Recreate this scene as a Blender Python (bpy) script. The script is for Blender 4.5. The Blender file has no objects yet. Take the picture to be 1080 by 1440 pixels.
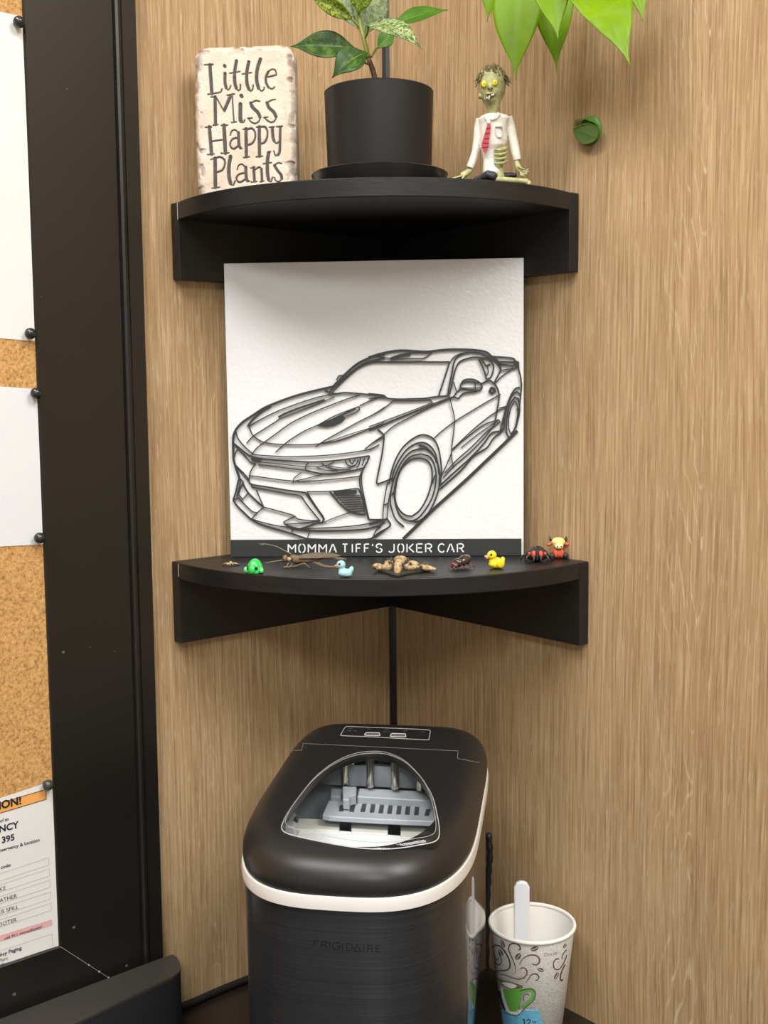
import bpy, bmesh, math, random
import numpy as np
from mathutils import Vector, Matrix
from mathutils.bvhtree import BVHTree
random.seed(7); RNG = np.random.default_rng(7)
SC = bpy.context.scene; COL = SC.collection
ZO = 1.223            # height of the lower shelf top above the floor; local z = 0 is the lower shelf top

# ---------------------------------------------------------------- camera
FPX, PITCH, YAW, ROLL = 1587.56, .1085, -.0807, -.0125
CAM = np.array([.0996, -1.3418, .1737])
_cp, _sp, _cy, _sy = math.cos(PITCH), math.sin(PITCH), math.cos(YAW), math.sin(YAW)
CF = np.array([_sy*_cp, _cy*_cp, -_sp]); _R = np.array([_cy, -_sy, 0.]); _U = np.cross(_R, CF)
CR = _R*math.cos(ROLL)+_U*math.sin(ROLL); CU = -_R*math.sin(ROLL)+_U*math.cos(ROLL)
cd = bpy.data.cameras.new('camera'); cam = bpy.data.objects.new('camera', cd); COL.objects.link(cam)
cd.sensor_fit = 'VERTICAL'; cd.sensor_height = 36; cd.lens = FPX/1440*36; cd.clip_start = .01; cd.clip_end = 50
cam.matrix_world = Matrix(((CR[0], CU[0], -CF[0], CAM[0]), (CR[1], CU[1], -CF[1], CAM[1]), (CR[2], CU[2], -CF[2], CAM[2]+ZO), (0, 0, 0, 1)))
SC.camera = cam

# ---------------------------------------------------------------- world, ceiling lights, exposure
w = bpy.data.worlds.new('world'); SC.world = w; w.use_nodes = True
w.node_tree.nodes['Background'].inputs[0].default_value = (1, .97, .93, 1)
w.node_tree.nodes['Background'].inputs[1].default_value = .35
SC.view_settings.view_transform = 'Standard'; SC.view_settings.look = 'None'
SC.view_settings.gamma = 1; SC.view_settings.use_curve_mapping = False
SC.view_settings.exposure = 0.0
def ceiling_lamp(x, y, sx, sy, power, rz=0, col=(1, .99, .97)):
    l = bpy.data.lights.new('ceiling_panel_light', 'AREA'); l.shape = 'RECTANGLE'; l.size = sx; l.size_y = sy
    l.energy = power; l.color = col
    o = bpy.data.objects.new('ceiling_panel_light', l); COL.objects.link(o)
    o.location = (x, y, 2.68); o.rotation_euler = (0, 0, rz)
ceiling_lamp(-.45, -1.25, .6, 1.2, 34, math.pi/4)
ceiling_lamp(1.05, -1.45, .6, 1.2, 43, math.pi/4)
ceiling_lamp(.2, -3.0, .6, 1.2, 52, math.pi/4)

# ---------------------------------------------------------------- pixel -> ray helpers (1080 x 1440 frame, local z)
S2 = 2**-.5
DL = np.array([-S2, -S2, 0.]); DR = np.array([S2, -S2, 0.]); UZ = np.array([0, 0, 1.])
def ray(u, v): return CF+CR*(u-540)/FPX-CU*(v-720)/FPX
def onplane(u, v, n, d):
    r = ray(u, v); n = np.asarray(n, float); return CAM+r*((d-n@CAM)/(n@r))
def atz(u, v, z): return onplane(u, v, (0, 0, 1), z)
def aty(u, v, y): return onplane(u, v, (0, 1, 0), y)
def atL(u, v, o=0.): return onplane(u, v, DR, o)     # left wall, o metres off it
def atR(u, v, o=0.): return onplane(u, v, DL, o)
def px2m(P): return float((np.asarray(P)-CAM)@CF)/FPX   # metres per pixel at P

# ---------------------------------------------------------------- materials
MATS = {}
def mat(name, col, rough=.5, metal=0., spec=.5, noise=None, bump=None, coat=0., emis=None):
    """noise=(scale, amount, (sx,sy,sz)); bump=(scale, strength, (sx,sy,sz))"""
    if name in MATS: return MATS[name]
    m = bpy.data.materials.new(name); m.use_nodes = True; nt = m.node_tree; b = nt.nodes['Principled BSDF']
    b.inputs['Base Color'].default_value = (*col, 1); b.inputs['Roughness'].default_value = rough
    b.inputs['Metallic'].default_value = metal; b.inputs['Specular IOR Level'].default_value = spec
    if coat: b.inputs['Coat Weight'].default_value = coat; b.inputs['Coat Roughness'].default_value = .15
    def nz(scale, s):
        tc = nt.nodes.new('ShaderNodeTexCoord'); mp = nt.nodes.new('ShaderNodeMapping'); n = nt.nodes.new('ShaderNodeTexNoise')
        mp.inputs['Scale'].default_value = s; n.inputs['Scale'].default_value = scale; n.inputs['Detail'].default_value = 4
        nt.links.new(tc.outputs['Object'], mp.inputs[0]); nt.links.new(mp.outputs[0], n.inputs['Vector']); return n
    if noise:
        n = nz(noise[0], noise[2] if len(noise) > 2 else (1, 1, 1)); r = nt.nodes.new('ShaderNodeValToRGB'); a = noise[1]
        r.color_ramp.elements[0].position = .3; r.color_ramp.elements[1].position = .7
        r.color_ramp.elements[0].color = (*[max(0, c*(1-a)) for c in col], 1); r.color_ramp.elements[1].color = (*[min(1, c*(1+a)) for c in col], 1)
        nt.links.new(n.outputs['Fac'], r.inputs[0]); nt.links.new(r.outputs[0], b.inputs['Base Color'])
    if bump:
        n = nz(bump[0], bump[2] if len(bump) > 2 else (1, 1, 1)); bp = nt.nodes.new('ShaderNodeBump')
        bp.inputs['Strength'].default_value = bump[1]; bp.inputs['Distance'].default_value = .001
        nt.links.new(n.outputs['Fac'], bp.inputs['Height']); nt.links.new(bp.outputs[0], b.inputs['Normal'])
    MATS[name] = m; return m

class NG:   # tiny node-graph helper
    def __init__(s, name):
        s.m = bpy.data.materials.new(name); s.m.use_nodes = True; s.t = s.m.node_tree; s.b = s.t.nodes['Principled BSDF']
        s.tc = s.t.nodes.new('ShaderNodeTexCoord')
    def link(s, a, b): s.t.links.new(a, b)
    def noise(s, vec, scale=1, detail=2, rough=.5, dist=0):
        n = s.t.nodes.new('ShaderNodeTexNoise'); n.inputs['Scale'].default_value = scale; n.inputs['Detail'].default_value = detail
        n.inputs['Roughness'].default_value = rough; n.inputs['Distortion'].default_value = dist; s.link(vec, n.inputs['Vector']); return n.outputs['Fac']
    def map(s, vec, scale, loc=(0, 0, 0)):
        n = s.t.nodes.new('ShaderNodeMapping'); n.inputs['Scale'].default_value = scale; n.inputs['Location'].default_value = loc
        s.link(vec, n.inputs[0]); return n.outputs[0]
    def math(s, op, a, b=None, clamp=False):
        n = s.t.nodes.new('ShaderNodeMath'); n.operation = op; n.use_clamp = clamp
        for i, v in enumerate((a, b)):
            if v is None: continue
            if isinstance(v, (int, float)): n.inputs[i].default_value = v
            else: s.link(v, n.inputs[i])
        return n.outputs[0]
    def ramp(s, fac, stops):
        n = s.t.nodes.new('ShaderNodeValToRGB'); e = n.color_ramp.elements
        while len(e) < len(stops): e.new(.5)
        for el, (p, c) in zip(e, stops): el.position = p; el.color = (*c, 1) if len(c) == 3 else c
        s.link(fac, n.inputs[0]); return n.outputs[0]
    def mix(s, fac, a, b, mode='MIX'):
        n = s.t.nodes.new('ShaderNodeMix'); n.data_type = 'RGBA'; n.blend_type = mode
        if isinstance(fac, (int, float)): n.inputs[0].default_value = fac
        else: s.link(fac, n.inputs[0])
        for i, v in ((6, a), (7, b)):
            if isinstance(v, tuple): n.inputs[i].default_value = (*v, 1)
            else: s.link(v, n.inputs[i])
        return n.outputs[2]
    def bump(s, h, strength, dist=.001):
        n = s.t.nodes.new('ShaderNodeBump'); n.inputs['Strength'].default_value = strength; n.inputs['Distance'].default_value = dist
        s.link(h, n.inputs['Height']); s.link(n.outputs[0], s.b.inputs['Normal'])

def wood_wall(seed, figs):
    """oak laminate; figs = cathedral columns (u0, z_centre, half_width, spacing, strength) along the wall"""
    g = NG('oak_laminate'); v0 = g.tc.outputs['Object']; v = g.map(v0, (1, 1, 1), (seed, 0, seed*.7))
    warp = g.noise(g.map(v, (5, 5, 1.3)), 1, 2)
    vw = g.t.nodes.new('ShaderNodeVectorMath'); vw.operation = 'ADD'; g.link(v, vw.inputs[0])
    cb = g.t.nodes.new('ShaderNodeCombineXYZ'); g.link(g.math('MULTIPLY', g.math('SUBTRACT', warp, .5), .028), cb.inputs[0]); g.link(cb.outputs[0], vw.inputs[1]); v2 = vw.outputs[0]
    broad = g.noise(g.map(v2, (14, 14, 1.1)), 1, 3)
    band = g.noise(g.map(v2, (60, 60, 1.6)), 1, 3, .6)
    fine = g.noise(g.map(v2, (430, 430, 9)), 1, 3, .65)
    fine2 = g.noise(g.map(v2, (560, 560, 26), (2, 0, 5)), 1, 2, .6)
    pore = g.noise(g.map(v2, (640, 640, 40)), 1, 1)
    sx = g.t.nodes.new('ShaderNodeSeparateXYZ'); g.link(v0, sx.inputs[0])
    jit = g.noise(g.map(v, (30, 30, 9)), 1, 3, .6); arcs = None
    for u0, zc, hw, sp, amt in figs:
        du = g.math('SUBTRACT', g.math('ADD', sx.outputs[0], g.math('MULTIPLY', g.math('SUBTRACT', warp, .5), .05)), u0)
        wv = g.math('SQRT', g.math('ADD', g.math('MULTIPLY', du, du), .000012))
        q = g.math('ADD', g.math('SUBTRACT', g.math('ABSOLUTE', g.math('SUBTRACT', sx.outputs[2], zc)), g.math('MULTIPLY', wv, 5.5)), g.math('MULTIPLY', jit, .16))
        fr = g.math('FRACT', g.math('DIVIDE', q, sp))
        ln = g.math('MULTIPLY', g.math('SUBTRACT', fr, .80), 8, True); ln = g.math('MULTIPLY', ln, g.math('MULTIPLY', g.math('SUBTRACT', 1.0, fr), 12, True))
        fall = g.math('SUBTRACT', 1.0, g.math('DIVIDE', wv, hw), True)
        side = g.math('ADD', g.math('MULTIPLY', g.math('LESS_THAN', du, .002), .7), .3); a = g.math('MULTIPLY', g.math('MULTIPLY', ln, g.math('MULTIPLY', side, amt)), g.math('MULTIPLY', fall, 1.5, True)); arcs = a if arcs is None else g.math('MAXIMUM', arcs, a)
    brk = g.math('MULTIPLY', g.math('SUBTRACT', g.noise(g.map(v, (22, 22, 7), (4, 0, 1)), 1, 2), .36), 4.5, True)
    arcm = g.math('MULTIPLY', g.math('MULTIPLY', arcs, brk), g.math('MULTIPLY', g.math('SUBTRACT', fine2, .30), 3.0, True))
    c = g.ramp(broad, [(.3, (.39, .252, .124)), (.5, (.465, .313, .160)), (.7, (.53, .371, .197))])
    c = g.mix(g.math('MULTIPLY', g.math('SUBTRACT', band, .42), 2.6, True), c, (.42, .285, .152))
    c = g.mix(g.math('MULTIPLY', g.math('SUBTRACT', .5, fine), 5.0, True), c, (.275, .172, .085))
    c = g.mix(g.math('MULTIPLY', g.math('SUBTRACT', fine, .52), 4.2, True), c, (.64, .48, .285))
    c = g.mix(g.math('MULTIPLY', g.math('SUBTRACT', fine2, .55), 2.6, True), c, (.64, .49, .31))
    c = g.mix(g.math('MULTIPLY', g.math('SUBTRACT', pore, .62), 3.2, True), c, (.74, .61, .43))
    c = g.mix(arcm, c, (.74, .61, .43))
    g.link(c, g.b.inputs['Base Color']); g.b.inputs['Roughness'].default_value = .55; g.b.inputs['Specular IOR Level'].default_value = .3
    g.bump(fine, .12, .0006); return g.m

def cork_mat():
    g = NG('cork'); v = g.tc.outputs['Object']
    a = g.noise(g.map(v, (300, 300, 300)), 1, 3, .65); b = g.noise(g.map(v, (700, 700, 450), (3, 1, 2)), 1, 2, .6)
    c = g.ramp(a, [(.28, (.24, .12, .035)), (.45, (.50, .27, .085)), (.6, (.60, .345, .125)), (.78, (.72, .46, .20))])
    c = g.mix(g.math('MULTIPLY', g.math('SUBTRACT', b, .60), 7, True), c, (.15, .075, .025))
    g.link(c, g.b.inputs['Base Color']); g.b.inputs['Roughness'].default_value = .9; g.bump(a, .5, .001); return g.m

# ---------------------------------------------------------------- mesh helpers
class MB:
    def __init__(s): s.v = []; s.f = []; s.mi = []
    def add(s, vs, fs, mi=0):
        o = len(s.v); s.v += [tuple(map(float, p)) for p in vs]; s.f += [tuple(i+o for i in f) for f in fs]; s.mi += [mi]*len(fs); return s
    def box(s, a, b, bev=0., mi=0):
        a = np.minimum(a, b).astype(float); b = np.maximum(np.asarray(a), np.asarray(b)) if False else np.asarray(b, float); lo = np.minimum(a, b); hi = np.maximum(a, b)
        if bev <= 0:
            vs = [(x, y, z) for z in (lo[2], hi[2]) for x, y in ((lo[0], lo[1]), (hi[0], lo[1]), (hi[0], hi[1]), (lo[0], hi[1]))]
            return s.add(vs, [(3, 2, 1, 0), (4, 5, 6, 7), (0, 1, 5, 4), (1, 2, 6, 5), (2, 3, 7, 6), (3, 0, 4, 7)], mi)
        def ring(ix, z):
            x0, y0, x1, y1 = lo[0]+ix, lo[1]+ix, hi[0]-ix, hi[1]-ix; c = bev
            return [(x0+c, y0, z), (x1-c, y0, z), (x1, y0+c, z), (x1, y1-c, z), (x1-c, y1, z), (x0+c, y1, z), (x0, y1-c, z), (x0, y0+c, z)]
        h = bev*.7
        return s.loft([ring(h, lo[2]), ring(0, lo[2]+h), ring(0, hi[2]-h), ring(h, hi[2])], mi=mi)
    def loft(s, rings, closed=True, cap=True, mi=0):
        n = len(rings[0]); vs = [p for r in rings for p in r]; fs = []
        for i in range(len(rings)-1):
            for j in range(n if closed else n-1):
                k = (j+1) % n; fs.append((i*n+j, i*n+k, (i+1)*n+k, (i+1)*n+j))
        if cap and closed: fs += [tuple(range(n-1, -1, -1)), tuple((len(rings)-1)*n+j for j in range(n))]
        return s.add(vs, fs, mi)
    def lathe(s, prof, n=48, c=(0, 0, 0), cap=True, mi=0):
        return s.loft([[(c[0]+r*math.cos(2*math.pi*j/n), c[1]+r*math.sin(2*math.pi*j/n), c[2]+z) for j in range(n)] for r, z in prof], cap=cap, mi=mi)
    def tube(s, path, rad, n=10, mi=0):
        P = [np.asarray(p, float) for p in path]; rad = [rad]*len(P) if np.isscalar(rad) else rad
        t0 = P[1]-P[0]; up = np.array([0, 0, 1.]) if abs(t0[2]) < .9*np.linalg.norm(t0) else np.array([1., 0, 0]); rings = []
        for i, p in enumerate(P):
            t = P[min(i+1, len(P)-1)]-P[max(i-1, 0)]; t = t/(np.linalg.norm(t)+1e-12)
            a = np.cross(up, t); a = a/(np.linalg.norm(a)+1e-12); b = np.cross(t, a); up = b
            rings.append([p+rad[i]*(a*math.cos(2*math.pi*j/n)+b*math.sin(2*math.pi*j/n)) for j in range(n)])
        return s.loft(rings, mi=mi)
    def ball(s, c, r, rot=None, n=16, m=10, mi=0):
        c = np.asarray(c, float); r = np.array([r]*3 if np.isscalar(r) else r, float); R = np.eye(3) if rot is None else np.array(rot)
        rings = []
        for i in range(m+1):
            th = math.pi*(i/m*.98+.01)-math.pi/2
            rings.append([c+R@(r*np.array([math.cos(th)*math.cos(2*math.pi*j/n), math.cos(th)*math.sin(2*math.pi*j/n), math.sin(th)])) for j in range(n)])
        return s.loft(rings, mi=mi)
    def prism(s, poly, f0, f1, mi=0):
        """poly: 2-D points; f0/f1 map (a, b) -> 3-D for the two sides"""
        n = len(poly); vs = [f0(*p) for p in poly]+[f1(*p) for p in poly]
        return s.add(vs, [tuple(range(n-1, -1, -1)), tuple(range(n, 2*n))]+[(i, (i+1) % n, n+(i+1) % n, n+i) for i in range(n)], mi)
    def build(s, name, m=None, parent=None, smooth=False, off=None, mods=None):
        me = bpy.data.meshes.new(name); v = np.array(s.v)
        if off is not None: v = v-np.asarray(off)
        me.from_pydata(v.tolist(), [], s.f)
        for mm in (m if isinstance(m, (list, tuple)) else [m]): me.materials.append(mm)
        if isinstance(m, (list, tuple)): me.polygons.foreach_set('material_index', s.mi)
        bm = bmesh.new(); bm.from_mesh(me); bmesh.ops.recalc_face_normals(bm, faces=bm.faces); bm.to_mesh(me); bm.free()
        o = bpy.data.objects.new(name, me); COL.objects.link(o)
        if parent: o.parent = parent
        if smooth:
            me.polygons.foreach_set('use_smooth', [True]*len(me.polygons))
            if smooth != 'all': 
                try: me.set_sharp_from_angle(angle=math.radians(smooth if not isinstance(smooth, bool) else 40))
                except Exception: pass
        return o

def tag(o, label=None, cat=None, group=None, kind=None):
    if label: o['label'] = label
    if cat: o['category'] = cat
    if group: o['group'] = group
    if kind: o['kind'] = kind
    return o
def thing(name, label, cat, loc=(0, 0, 0), rz=0, group=None):
    o = bpy.data.objects.new(name, None); COL.objects.link(o); o.location = tuple(map(float, loc)); o.rotation_euler = (0, 0, rz); o.empty_display_size = .02
    return tag(o, label, cat, group)
def remesh(o, vox, smooth_it=0):
    m = o.modifiers.new('remesh', 'REMESH'); m.mode = 'VOXEL'; m.voxel_size = vox; m.use_smooth_shade = True
    if smooth_it:
        q = o.modifiers.new('smooth', 'SMOOTH'); q.iterations = smooth_it; q.factor = .5
    return o
def smooth_line(pts, n=4, brk=48):
    """Catmull-Rom through pts, keeping sharp corners"""
    P = [np.asarray(p, float) for p in pts]
    if len(P) < 3: return P
    sharp = [True]+[False]*(len(P)-2)+[True]
    for i in range(1, len(P)-1):
        a = P[i]-P[i-1]; b = P[i+1]-P[i]; c = a@b/(np.linalg.norm(a)*np.linalg.norm(b)+1e-12)
        if math.degrees(math.acos(max(-1, min(1, c)))) > brk: sharp[i] = True
    out = [P[0]]
    for i in range(len(P)-1):
        p1, p2 = P[i], P[i+1]; p0 = P[i-1] if not sharp[i] else 2*p1-p2; p3 = P[i+2] if not sharp[i+1] else 2*p2-p1
        for k in range(1, n+1):
            t = k/n; out.append(.5*((2*p1)+(p2-p0)*t+(2*p0-5*p1+4*p2-p3)*t*t+(3*p1-p0-3*p2+p3)*t**3))
    return out
def strip2d(pts, w):
    """left/right offset points of a 2-D polyline; w scalar or per-point"""
    P = [np.asarray(p, float)[:2] for p in pts]; Q = [P[0]]
    for p in P[1:]:
        if np.linalg.norm(p-Q[-1]) > 1e-9: Q.append(p)
    P = Q; n = len(P)
    if n < 2: return [], []
    W = [w]*n if np.isscalar(w) else list(np.interp(np.linspace(0, 1, n), np.linspace(0, 1, len(w)), w))
    L, R = [], []
    for i in range(n):
        a = P[i]-P[i-1] if i else P[1]-P[0]; b = P[i+1]-P[i] if i < n-1 else a
        a = a/np.linalg.norm(a); b = b/np.linalg.norm(b); t = a+b; l = np.linalg.norm(t)
        t = a if l < 1e-6 else t/l; nn = np.array([-t[1], t[0]]); k = 1/max(.55, abs(nn@np.array([-a[1], a[0]])))
        L.append(P[i]+nn*W[i]/2*k); R.append(P[i]-nn*W[i]/2*k)
    return L, R
def ribbon(mb, pts, w, f0, f1, mi=0):
    """solid ribbon; f0 / f1 map 2-D -> 3-D for back and front"""
    L, R = strip2d(pts, w)
    if not L: return
    rings = [[f0(*R[i]), f0(*L[i]), f1(*L[i]), f1(*R[i])] for i in range(len(L))]
    mb.loft(rings, mi=mi)
def circle_pts(c, r, n=20, ry=None):
    ry = r if ry is None else ry
    return [(c[0]+r*math.cos(2*math.pi*i/n), c[1]+ry*math.sin(2*math.pi*i/n)) for i in range(n)]
def inside(poly, x, y):
    r = False; n = len(poly); j = n-1
    for i in range(n):
        (xi, yi), (xj, yj) = poly[i], poly[j]
        if (yi > y) != (yj > y) and x < (xj-xi)*(y-yi)/(yj-yi+1e-15)+xi: r = not r
        j = i
    return r

# ================================================================ SETTING
CZ = -.483                                    # counter top
M_black = mat('black_painted_wood', (.0095, .0095, .0095), .42, spec=.4, noise=(30, .25, (1, 1, 6)), bump=(90, .12, (1, 1, 5)))
M_frame = mat('black_frame_lacquer', (.0125, .0108, .0090), .33, spec=.45, noise=(6, .15))
M_white = mat('white_wall_paint', (.58, .575, .56), .8)
M_room = mat('grey_floor', (.14, .135, .13), .7, noise=(20, .1))
RM = 3.6; ZF = -ZO; ZC = 2.7-ZO
def wallobj(name, m, box, rz, loc=(0, 0, 0)):
    mb = MB(); mb.box(*box); o = mb.build(name, m); o.rotation_euler = (0, 0, rz); o.location = loc; return tag(o, kind='structure')
wallobj('wall_left', wood_wall(3.1, [(.262, .03, .03, .06, .5), (.10, -.18, .03, .045, .45)]), ((-.1, -.1, ZF), (RM, 0, ZC)), math.radians(-135))
wallobj('wall_right', wood_wall(8.45, [(.425, -.20, .05, .058, .85), (.055, -.10, .018, .03, .6), (.70, .1, .05, .07, .4)]), ((0, 0, ZF), (RM, .1, ZC)), math.radians(-45))
far = (DL*RM)
wallobj('wall_rear_left', M_white, ((0, 0, ZF), (RM, .1, ZC)), math.radians(-45), tuple(DL*RM-DL*0+np.array([0, 0, 0])-(-DL)*0+DL*.1-DL*.0+np.array([0, 0, 0])) if False else tuple(DL*(RM+.1)))
wallobj('wall_rear_right', M_white, ((0, -.1, ZF), (RM, 0, ZC)), math.radians(-135), tuple(DR*(RM+.1)))
def room_plate(name, z0, z1, m):
    mb = MB(); q = [(0, .15), tuple((DR*(RM+.2))[:2]), tuple(((DR+DL)*(RM+.2))[:2]), tuple((DL*(RM+.2))[:2])]
    mb.prism(q, lambda x, y: (x, y, z0), lambda x, y: (x, y, z1)); return tag(mb.build(name, m), kind='structure')
room_plate('floor', ZF-.1, ZF, M_room); room_plate('ceiling', ZC, ZC+.1, M_white)
# black strip in the corner
mb = MB(); tw = .0044
mb.prism([(-.0003, .0003), (-tw, -tw), (0, -tw-.0012), (tw, -tw), (.0003, .0003)], lambda x, y: (x, y, CZ), lambda x, y: (x, y, ZC))
tag(mb.build('trim_1', mat('corner_strip_black', (.006, .006, .007), .4)), kind='structure')

# counter (worktop, panels below it)
t = thing('corner_counter', 'dark brown-black corner countertop under the ice maker', 'counter', (0, 0, ZF))
mb = MB(); D_ = .62; E_ = 1.75
P = [(0, 0), tuple((DL*E_)[:2]), tuple((DL*E_+DR*D_)[:2]), tuple((DL*D_+DR*D_)[:2]), tuple((DR*E_+DL*D_)[:2]), tuple((DR*E_)[:2])]
mb.prism(P, lambda x, y: (x, y, CZ-.03-ZF), lambda x, y: (x, y, CZ-ZF))
mb.build('worktop', mat('dark_laminate', (.019, .0145, .0115), .3, spec=.5, noise=(14, .3, (1, 1, 1))), t)
for d, e in ((DL, DR), (DR, DL)):
    for a in (E_-.03, ):
        mb = MB(); q = [d*a, d*(a+.02), d*(a+.02)+e*(D_-.03), d*a+e*(D_-.03)]
        mb.prism([tuple(p[:2]) for p in q], lambda x, y: (x, y, 0), lambda x, y: (x, y, CZ-.03-ZF)); mb.build('side_panel', M_black, t)

# ================================================================ PINBOARD on the left wall
TH = .0065
def BL(a, z, o=0.):
    return DL*(a+TH*(.08-z))+DR*o+UZ*(z+TH*(a-.4))
def bl_inv(u, v, o):       # pixel -> board (a, z)
    P = atL(u, v, o); a, z = P@DL, P[2]
    for _ in range(3): a_, z_ = P@DL-TH*(.08-z), P[2]-TH*(a-.4); a, z = a_, z_
    return a, z
A0, A1, B0, B1 = .331, 1.32, -.472, .93
pb = thing('pinboard', 'cork pinboard in wide black wooden frame on the wall', 'pinboard', BL(A0, B0))
po = BL(A0, B0)
PROF = [(0, .0005), (0, .0165), (.0012, .018), (.0158, .018), (.0165, .0165), (.0168, .0165), (.0175, .020), (.0195, .0218), (.0218, .0221), (.0240, .0208), (.0250, .0165), (.0254, .0165), (.0262, .018), (.1110, .018), (.1122, .0168), (.1122, .0005)]
corn = [(A0, B0, 1, 1), (A0, B1, 1, -1), (A1, B1, -1, -1), (A1, B0, -1, 1)]
for k in range(4):
    c0, c1 = corn[k], corn[(k+1) % 4]; mb = MB()
    mb.loft([[BL(c[0]+c[2]*d, c[1]+c[3]*d, o) for d, o in PROF] for c in (c0, c1)])
    mb.build('frame_rail', M_frame, pb, smooth=30, off=po)
mb = MB(); i = .1121
mb.prism([(A0+i, B0+i), (A1-i, B0+i), (A1-i, B1-i), (A0+i, B1-i)], lambda a, z: BL(a, z, .002), lambda a, z: BL(a, z, .0150))
ck = mb.build('cork_panel', cork_mat(), pb, off=po)
# open mitre joint with chipped paint in the lower corner, and scuffs
mb = MB(); 
def bf(o): return lambda a, z: BL(a, z, o)
ribbon(mb, [(A0+.112, B0+.112), (A0+.03, B0+.03)], [.0003, .0006, .0002], bf(.0178), bf(.01815))
for f_, r_ in ((.22, .0005), (.35, .0008), (.48, .001), (.60, .0009), (.66, .0006)):
    mb.prism(circle_pts((A0+.112-.082*f_, B0+.112-.082*f_), r_, 7), bf(.0178), bf(.01825))
mb.build('mitre_joint', mat('chipped_paint', (.45, .43, .38), .7), pb, off=po)
for (u, v), r_ in (((104, 1304), .0017), ((89, 917), .0016), ((20, 1398), .0019), ((178, 1358), .0015), ((161, 916), .0007), ((127, 910), .0006), ((58, 417), .0007), ((94, 125), .0009)):
    mb = MB(); a, z = bl_inv(u, v, .018); mb.prism(circle_pts((a, z), r_, 7, r_*.8), bf(.0178), bf(.0182))
    mb.build('scuff_mark', mat('scuff_grey', (.11, .10, .09), .7), pb, off=po)

# papers
M_paper = mat('white_paper', (.73, .725, .705), .75, noise=(12, .03))
M_paper2 = mat('cool_white_paper', (.70, .715, .735), .7, noise=(12, .02))
OP = .0153
def paper(name, q, m, label, curl=.0):
    base = BL(q[2][0], q[2][1], OP); mb = MB(); n = 14; q = [np.array(p) for p in q]   # q: TL, TR, BR, BL in (a,z)
    rows = []
    for sgn in (0, 1):
        for j in range(n+1):
            row = []
            for i_ in range(n+1):
                s, t_ = i_/n, j/n
                p = (q[0]*(1-s)+q[1]*s)*(1-t_)+(q[3]*(1-s)+q[2]*s)*t_
                row.append(BL(p[0], p[1], OP+.0003*sgn+curl*(4*t_*(1-t_))*(.3+.7*s)))
            rows.append(row)
    N = n+1; vs = [p for r in rows for p in r]; fs = []
    for k in (0, 1):
        for j in range(n):
            for i_ in range(n): b = k*N*N+j*N+i_; fs.append((b, b+1, b+N+1, b+N))
    mb.add(vs, fs); return tag(mb.build(name, m, smooth='all', off=base), label, 'paper'), base
IN = A0+.1126
def setloc(o, base): o.location = tuple(base); return o
def ppaper(name, tr, br, tl, bl, m, label, curl=0):
    tr, br, tl, bl = [bl_inv(*p, OP) for p in (tr, br, tl, bl)]
    sl1 = (tl[1]-tr[1])/(tl[0]-tr[0]); sl2 = (bl[1]-br[1])/(bl[0]-br[0]); W = .2
    q = [(tr[0]+W, tr[1]+sl1*W), (max(IN, tr[0]), tr[1]), (max(IN, br[0]), br[1]), (br[0]+W, br[1]+sl2*W)]
    o, b = paper(name, q, m, label, curl); return setloc(o, b), b, q
ppaper('paper_sheet', (34.5, 24), (52, 480), (0, 16.5), (0, 475.5), M_paper, 'tall blank white sheet pinned above the shorter blank sheet on corkboard', .0006)
ppaper('paper_sheet', (59, 547), (63.5, 765), (0, 543), (0, 768.5), M_paper2, 'short blank white sheet pinned midway down the corkboard', .0006)
emo, emb, emq = ppaper('emergency_notice', (74, 1098), (84.5, 1336), (0, 1122.5), (0, 1368.5), M_paper, 'printed emergency notice with orange banner pinned low on corkboard')
M_ink = mat('navy_ink', (.012, .014, .035), .7)
M_inkb = mat('black_ink', (.012, .012, .012), .7)
OPT = OP+.0006
def text_mesh(s, bold=0.):
    c = bpy.data.curves.new('t', 'FONT'); c.body = s; c.size = 1; c.fill_mode = 'FRONT'; c.offset = bold; c.resolution_u = 3
    o = bpy.data.objects.new('t', c); COL.objects.link(o); dg = bpy.context.evaluated_depsgraph_get(); me = bpy.data.meshes.new_from_object(o.evaluated_get(dg))
    v = [tuple(p.co) for p in me.vertices]; f = [tuple(p.vertices) for p in me.polygons]; bpy.data.objects.remove(o); bpy.data.meshes.remove(me); bpy.data.curves.remove(c); return v, f
def notice_text(s, right_px, cap_px, m, bold=.0, parent=None, sx=1.0):
    """right_px = pixel of the right end of the baseline, cap_px = pixel height of a capital there"""
    a, z = bl_inv(*right_px, OPT); z2 = bl_inv(right_px[0], right_px[1]-cap_px, OPT)[1]; k = (z2-z)/.69
    v, f = text_mesh(s, bold); xm = max(p[0] for p in v); mb = MB()
    mb.add([BL(a+(xm-p[0])*k*sx, z+p[1]*k, OPT) for p in v], f); return mb.build('printed_text', m, parent or emo, off=emb)
def notice_box(pts, m, w=None, name='printed_box', o=OPT-.00015):
    q = [bl_inv(*p, o) for p in pts]; mb = MB()
    if w is None: mb.prism(q, lambda a, z: BL(a, z, o-.0001), lambda a, z: BL(a, z, o))
    else:
        q2 = q+[q[0]]
        for i_ in range(len(q2)-1): ribbon(mb, [q2[i_], q2[i_+1]], w, lambda a, z: BL(a, z, o), lambda a, z: BL(a, z, o+.0001))
    return mb.build(name, m, emo, off=emb)
def quad_left(tr, br, sl=-.375, ext=120):      # extend a right edge leftwards across the sheet
    return [tr, br, (br[0]-ext, br[1]-ext*sl*1.0), (tr[0]-ext, tr[1]-ext*sl)]
orange = mat('orange_print', (.82, .38, .09), .7); pink = mat('pink_print', (.78, .40, .38), .7); M_line = mat('grey_print', (.32, .33, .36), .7)
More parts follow.
